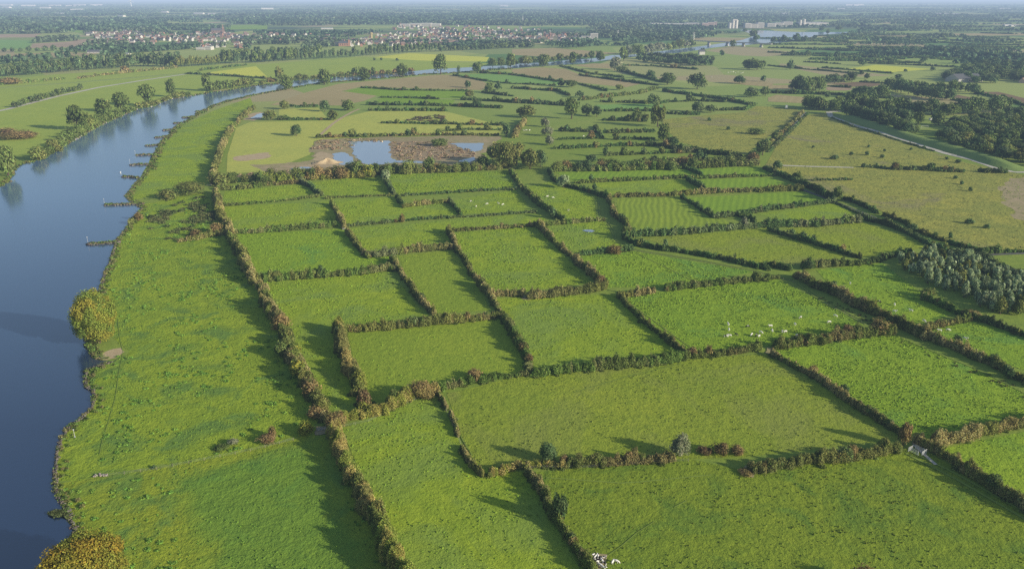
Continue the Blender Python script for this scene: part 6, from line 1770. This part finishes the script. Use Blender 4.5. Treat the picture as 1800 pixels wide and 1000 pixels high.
def block(name, px, py, boxes, lab, wm, rm, cat, grp=None, rz=0.0, floors=True):
    """boxes: (x0, x1 photo px relative, height px, depth m)"""
    x, y, s = G(px, py)
    r = empty(name, (x, y, 0), rz); tag(r, lab, cat, grp)
    for (a, c, h, dp) in boxes:
        w_, hh, cx = (c-a)*s, h*s, (a+c)/2*s
        b = MB(); b.box((cx, dp/2, hh/2), (w_, dp, hh)); b.build('wall', wm, r)
        b = MB(); b.box((cx, dp/2, hh + .3), (w_ + .8, dp + .8, .6)); b.build('roof', rm, r)
        if floors and hh > 5:
            for k in range(int(hh // 4.0)):
                b = MB(); b.box((cx, -.04, 2.2 + k*4.0), (w_*.88, .16, 1.5)); b.build('window_band', GLASS, r)
block('apartment_block', 1020, 72.5, [(-30,-14,4,18),(-14,2,5.5,18),(2,18,8,18),(18,31,12.5,18)], 'stepped pale apartment block at the end of the town', WALLW, ROOFL, 'flats')
block('apartment_block', 589, 81.5, [(-7,6,6,14)], 'white and orange block left of the dark spire', WALLW, ROOFO, 'flats')
block('factory', 740, 47.5, [(-35,-20,4.5,60),(-20,0,5,70),(0,18,5.8,60),(18,34,5,60)], 'long white factory behind the riverside town', WALLW, ROOFL, 'factory')
block('factory', 1187, 47, [(-42,-10,5,70),(-10,20,4.5,70),(20,43,5.5,70)], 'long white warehouses left of the pinkish block', WALLW, ROOFL, 'factory')
block('factory', 1247, 49.5, [(-13,-3,8,40),(-3,8,9,40),(8,13,10,40)], 'pinkish grey industrial block beside the harbour', PINKB, ROOFL, 'factory')
block('factory', 1326, 50, [(-16,-6,8,40),(-6,6,7,40),(6,17,9,40)], 'white works right of the silo tower', WALLW, ROOFL, 'factory')
block('factory', 1371, 48, [(-22,-8,6,50),(-8,6,7,50),(6,22,8.5,50)], 'white works by the far water', WALLW, ROOFL, 'factory')
block('warehouse', 1436, 47.5, [(-21,20,6.5,150)], 'large pale roofed warehouse hall at the far water', WALLW, ROOFL, 'warehouse', floors=False)
block('warehouse', 358, 88.5, [(-13,2,4,30),(2,13,5.5,28)], 'white hall at the edge of the left village', WALLW, ROOFL, 'warehouse')
block('factory', 247, 50.5, [(-6,6,2.5,60)], 'white sheds beside the wood behind the left village', WALLW, ROOFL, 'factory')
x, y, s = G(1289, 50.5); r = empty('silo_tower', (x, y, 0)); tag(r, 'tall white silo tower at the harbour', 'silo')
for k, (ox, R_, h_) in enumerate(((-20, 9, 26), (-4, 9, 37), (13, 9, 39))):
    b = MB(); b.tube([(ox,0,0),(ox,0,h_),(ox,0,h_+2)], [R_,R_,R_*.3], 14); b.build('silo', WALLW, r)
b = MB(); b.box((6, 0, 41.5), (24, 12, 6)); b.build('head_house', WALLW, r)
x, y, s = G(1410, 47.5); r = empty('silo_tower', (x, y, 0)); tag(r, 'pair of white towers beside the large warehouse hall', 'silo')
for ox, h_ in ((-12, 33), (8, 38)):
    b = MB(); b.tube([(ox,0,0),(ox,0,h_),(ox,0,h_+2)], [7,7,2], 12); b.build('silo', WALLW, r)

# far white sheds in the haze
b = MB(); b.gable((0,0,0), 60, 26, 7, 4, 0, 0, 1); SHED = b.mesh('shed', [WALLW, ROOFL])
rng = np.random.default_rng(4)
for px, py in ((12,10.5),(50,11.5),(80,15.5),(97,11.5),(140,10.5),(170,10.5),(105,26),(135,19),(128,12),(290,23),(350,25.5),(375,26.5),(214,30),(12,15),(38,37.5),(54,54),(470,17),(540,25),(680,25.5),(885,12),(1100,26),(1380,26),(1478,18),(1655,26.5),(1675,27),(1693,27.5),(1766,17.5),(1770,46),(1782,47),(1640,48),(1495,10.5),(1505,10.5),(1512,10),(575,52),(26,52),(221,96)):
    x, y, s = G(px, py); o = link(bpy.data.objects.new('shed', SHED)); o.location = (x, y, 0)
    k = max(.35, min(2.4, s / 4.2)); o.scale = (k * rng.uniform(.7, 1.5), k, k); o.rotation_euler[2] = rng.normal(0, .3)
    tag(o, 'far white shed glinting in the hazy countryside', 'shed', 'far white sheds')

def house_parts(px, py, L, W, hw, hr, rz, lab, wm, rm, name='house'):
    x, y, s = G(px, py); r = empty(name, (x, y, 0), rz); tag(r, lab, 'house')
    b = MB(); b.gable((0,0,0), L, W, hw, hr, 0, 0, 0); b.build('wall', wm, r)
    b = MB(); b.roof((0,0,.32), L, W, hw, hr, 0, 0, .5); rf = b.build('roof', rm, r)
    b = MB(); b.box((L*.25, W*.12, hw+hr*.9), (.9,.9,2.4)); b.build('chimney', BRICK, rf)
    for k in (-.32, -.05, .32):
        b = MB(); b.box((L*k, -W/2-.04, hw*.55), (1.4,.16,1.3)); b.build('window', GLASS, r)
    b = MB(); b.box((L*.14, -W/2-.05, 1.1), (1.1,.18,2.2)); b.build('door', WOODP, r)
house_parts(1233, 96.5, 16, 10, 8, 5, .2, 'white riverside house before the dark wood', WALLW, ROOFG)
house_parts(1561, 202, 14, 8, 3.2, 2.8, .1, 'low white house under the dike wood trees', WALLW, ROOFG)
house_parts(1671, 221.5, 11, 7, 3.2, 2.2, .3, 'tan hut beside the camp trees', YEL, ROOFO, 'hut')
house_parts(1694, 143.5, 60, 30, 6, 8, .35, 'long grey roofed farm barn in the grove', CONC, ROOFG, 'barn')
house_parts(1668, 139.5, 18, 12, 5, 6, .9, 'farmhouse left of the long grey barn', BRICK, ROOFO)
house_parts(1787, 137, 16, 11, 5, 5, .3, 'pale farmhouse right of the farm grove', WALLW, ROOFG)
house_parts(1797, 146, 14, 10, 4, 4.5, .8, 'pinkish farmhouse at the picture edge by the grove', PINKB, ROOFO)
house_parts(136, 89.5, 20, 14, 5, 7, .4, 'pinkish farmhouse by the far round tree row', PINKB, ROOFO)
house_parts(168, 94, 40, 16, 4, 5, .1, 'low grey barn left of the village', CONC, ROOFG, 'barn')

# heap of pale sand by the small pond
x, y, s = G(574, 287)
rng = np.random.default_rng(5)
nn, mm = 13, 26
V = [(0, 0, 4.2)]
for i in range(1, nn):
    for j in range(mm):
        a = 2*math.pi*j/mm; q = i/(nn-1)
        rr = q * (1 + .22*math.sin(2*a + .6) + .1*math.sin(5*a))
        z = 4.2 * (1-q)**1.15 * (1 + .25*math.sin(3*a + q*4)) + rng.normal(0, .1)
        V.append((13*rr*math.cos(a), 9*rr*math.sin(a), max(z, 0) if i < nn-1 else -.1))
F = [(0, 1+j, 1+(j+1) % mm) for j in range(mm)] + [(1+i*mm+j, 1+(i+1)*mm+j, 1+(i+1)*mm+(j+1) % mm, 1+i*mm+(j+1) % mm) for i in range(nn-2) for j in range(mm)]
tag(mesh_obj('sand_heap', V, F, TURF['sand'], loc=(x, y, .4)), 'pale sand heap beside the small gravel pond', 'sand heap')

# caravan, white lorry, goal
x, y, s = G(1637, 212); r = empty('caravan', (x, y, 0), .3); tag(r, 'white camper standing in the camp meadow', 'caravan')
b = MB(); b.box((0,0,1.7), (6.5,2.4,2.3)); b.box((-2.4,0,3.0), (1.7,2.3,.5)); b.build('body', WHITE, r)
for k in (-1.8, 1.4): 
    b = MB(); b.box((k,-1.22,1.95), (1.1,.06,.7)); b.build('window', GLASS, r)
for k in (-2.2, 1.8):
    b = MB(); b.tube([(k,-1.1,.42),(k,1.1,.42)], [.42,.42], 12); b.build('axle_wheel', GLASS, r)
x, y, s = G(1382, 191.5); r = empty('lorry', (x, y, 0), 1.35); tag(r, 'white high box lorry standing where the heath tracks start', 'lorry')
b = MB(); b.box((-1.2,0,2.9), (6.2,3.0,3.9)); b.build('cargo_box', WHITE, r)
b = MB(); b.box((3.2,0,1.75), (2.0,2.6,2.3)); cb = b.build('cab', WHITE, r)
b = MB(); b.box((4.22,0,2.25), (.06,2.2,.9)); b.build('windscreen', GLASS, cb)
b = MB(); b.box((0,0,.75), (8.2,1.2,.3)); b.build('chassis', GREY, r)
for k in (-3.2, -2.0, 3.0):
    for sd_ in (-1.1, 1.1):
        b = MB(); b.tube([(k,sd_-.17,.52),(k,sd_+.17,.52)], [.52,.52], 12); b.build('wheel', GLASS, r)
x, y, s = G(1625, 226); r = empty('football_goal', (x, y, 0), .1); tag(r, 'white football goal on the bright camp meadow', 'goal')
b = MB(); b.tube([(-4.4,0,0),(-4.4,0,2.9)],[.14,.14],6); b.tube([(4.4,0,0),(4.4,0,2.9)],[.14,.14],6); b.tube([(-4.5,0,2.9),(4.5,0,2.9)],[.14,.14],6); b.build('frame', WHITE, r)
b = MB()
for k in (-4.4, 4.4): b.tube([(k,0,2.9),(k,1.8,0)],[.08,.08],5)
b.tube([(-4.4,1.8,.05),(4.4,1.8,.05)],[.08,.08],5); b.build('net_stay', WHITE, r)

# bridge
A_, B_ = G(1200, 77.5), G(1356, 84.5)
dx, dy = B_[0]-A_[0], B_[1]-A_[1]; L = math.hypot(dx, dy); rz = math.atan2(dy, dx)
r = empty('bridge', ((A_[0]+B_[0])/2, (A_[1]+B_[1])/2, 0), rz); tag(r, 'long low concrete bridge on piers over the far river', 'bridge')
b = MB(); b.box((0,0,11), (L,11,1.8)); b.build('deck', CONC, r)
for sd_ in (-5.3, 5.3):
    b = MB(); b.box((0,sd_,12.6), (L,.3,1.1)); b.build('railing', ROOFL, r)
for k in (-.42, -.19, .02, .2, .39):
    b = MB(); b.box((k*L,0,5), (6,8,10)); b.box((k*L,0,.9), (10,11,1.8)); b.build('pier', CONC, r)

def pylon(px, py, hpx, lab, arms=True):
    x, y, s = G(px, py); h = hpx * s; r = empty('pylon', (x, y, 0), .3); tag(r, lab, 'pylon')
    b = MB(); w_ = h * .09; R_ = max(.35, s * .16)
    for sx_ in (-1, 1):
        for sy_ in (-1, 1): b.tube([(sx_*w_, sy_*w_, 0), (sx_*w_*.25, sy_*w_*.25, h*.65), (0, 0, h)], [R_, R_*.8, R_*.6], 4)
    for k in range(6):
        z = h*.65*k/6; z2 = h*.65*(k+1)/6; a = w_*(1-.75*k/6); c = w_*(1-.75*(k+1)/6)
        b.tube([(-a,-a,z),(c,-c,z2)], [R_*.6]*2, 4); b.tube([(a,a,z),(-c,c,z2)], [R_*.6]*2, 4)
    b.build('lattice', WHITE, r)
    if arms:
        for z in (.66, .8, .93):
            b = MB(); b.tube([(-h*.2*(1.25-z*.4),0,h*z),(0,0,h*z+h*.02),(h*.2*(1.25-z*.4),0,h*z)], [R_*.5,R_,R_*.5], 4); b.build('cross_arm', WHITE, r)
pylon(1086, 66, 12, 'pale pylon rising from the woods right of the flats')
pylon(1219, 75, 17, 'pale pylon at the left end of the bridge')
pylon(919, 41, 13, 'thin mast in the forest behind the town', False)
x, y, s = G(231, 13); r = empty('wind_turbine', (x, y, 0)); tag(r, 'white wind turbine faint in the haze on the horizon', 'wind turbine')
b = MB(); b.tube([(0,0,0),(0,0,100)], [7,4.5], 8); b.build('tower', WHITE, r)
b = MB(); b.box((0,-3,101), (9,16,9)); hub = b.build('nacelle', WHITE, r)
for k in range(3):
    a = math.pi/2 + k*2*math.pi/3
    b = MB(); b.tube([(0,-12,101),(math.cos(a)*28,-12,101+math.sin(a)*28),(math.cos(a)*58,-12,101+math.sin(a)*58)], [3,3.2,.8], 5); b.build('blade', WHITE, r)

# the dike: a raised grassy ridge in front of the dark wood
Q, T = resample(gpts('1478,203 1510,213 1545,224 1600,243 1660,260 1710,274 1760,290 1800,302'), 12)
nrm = np.stack([-T[:, 1], T[:, 0]], 1)
prof = [(-13, .15), (-4.5, 4.2), (-2, 4.5), (2, 4.5), (4.5, 4.2), (13, .15)]
taper = np.clip(np.minimum(np.linspace(0, 12, len(Q)), np.linspace(12, 0, len(Q))), 0.02, 1)
V = np.concatenate([np.c_[Q + nrm * a, .15 + (z-.15) * taper] for a, z in prof])
n = len(Q); i = np.arange(n-1); F = np.concatenate([np.stack([k*n+i, k*n+i+1, (k+1)*n+i+1, (k+1)*n+i], 1) for k in range(len(prof)-1)])
o = mesh_obj('dike_terrain', V, F, TURF['dike'], smooth=True)
if o.data.polygons[0].normal.z < 0: o.data.flip_normals()
tag(o, 'long grassy dike ridge below the dark wood', kind='structure')
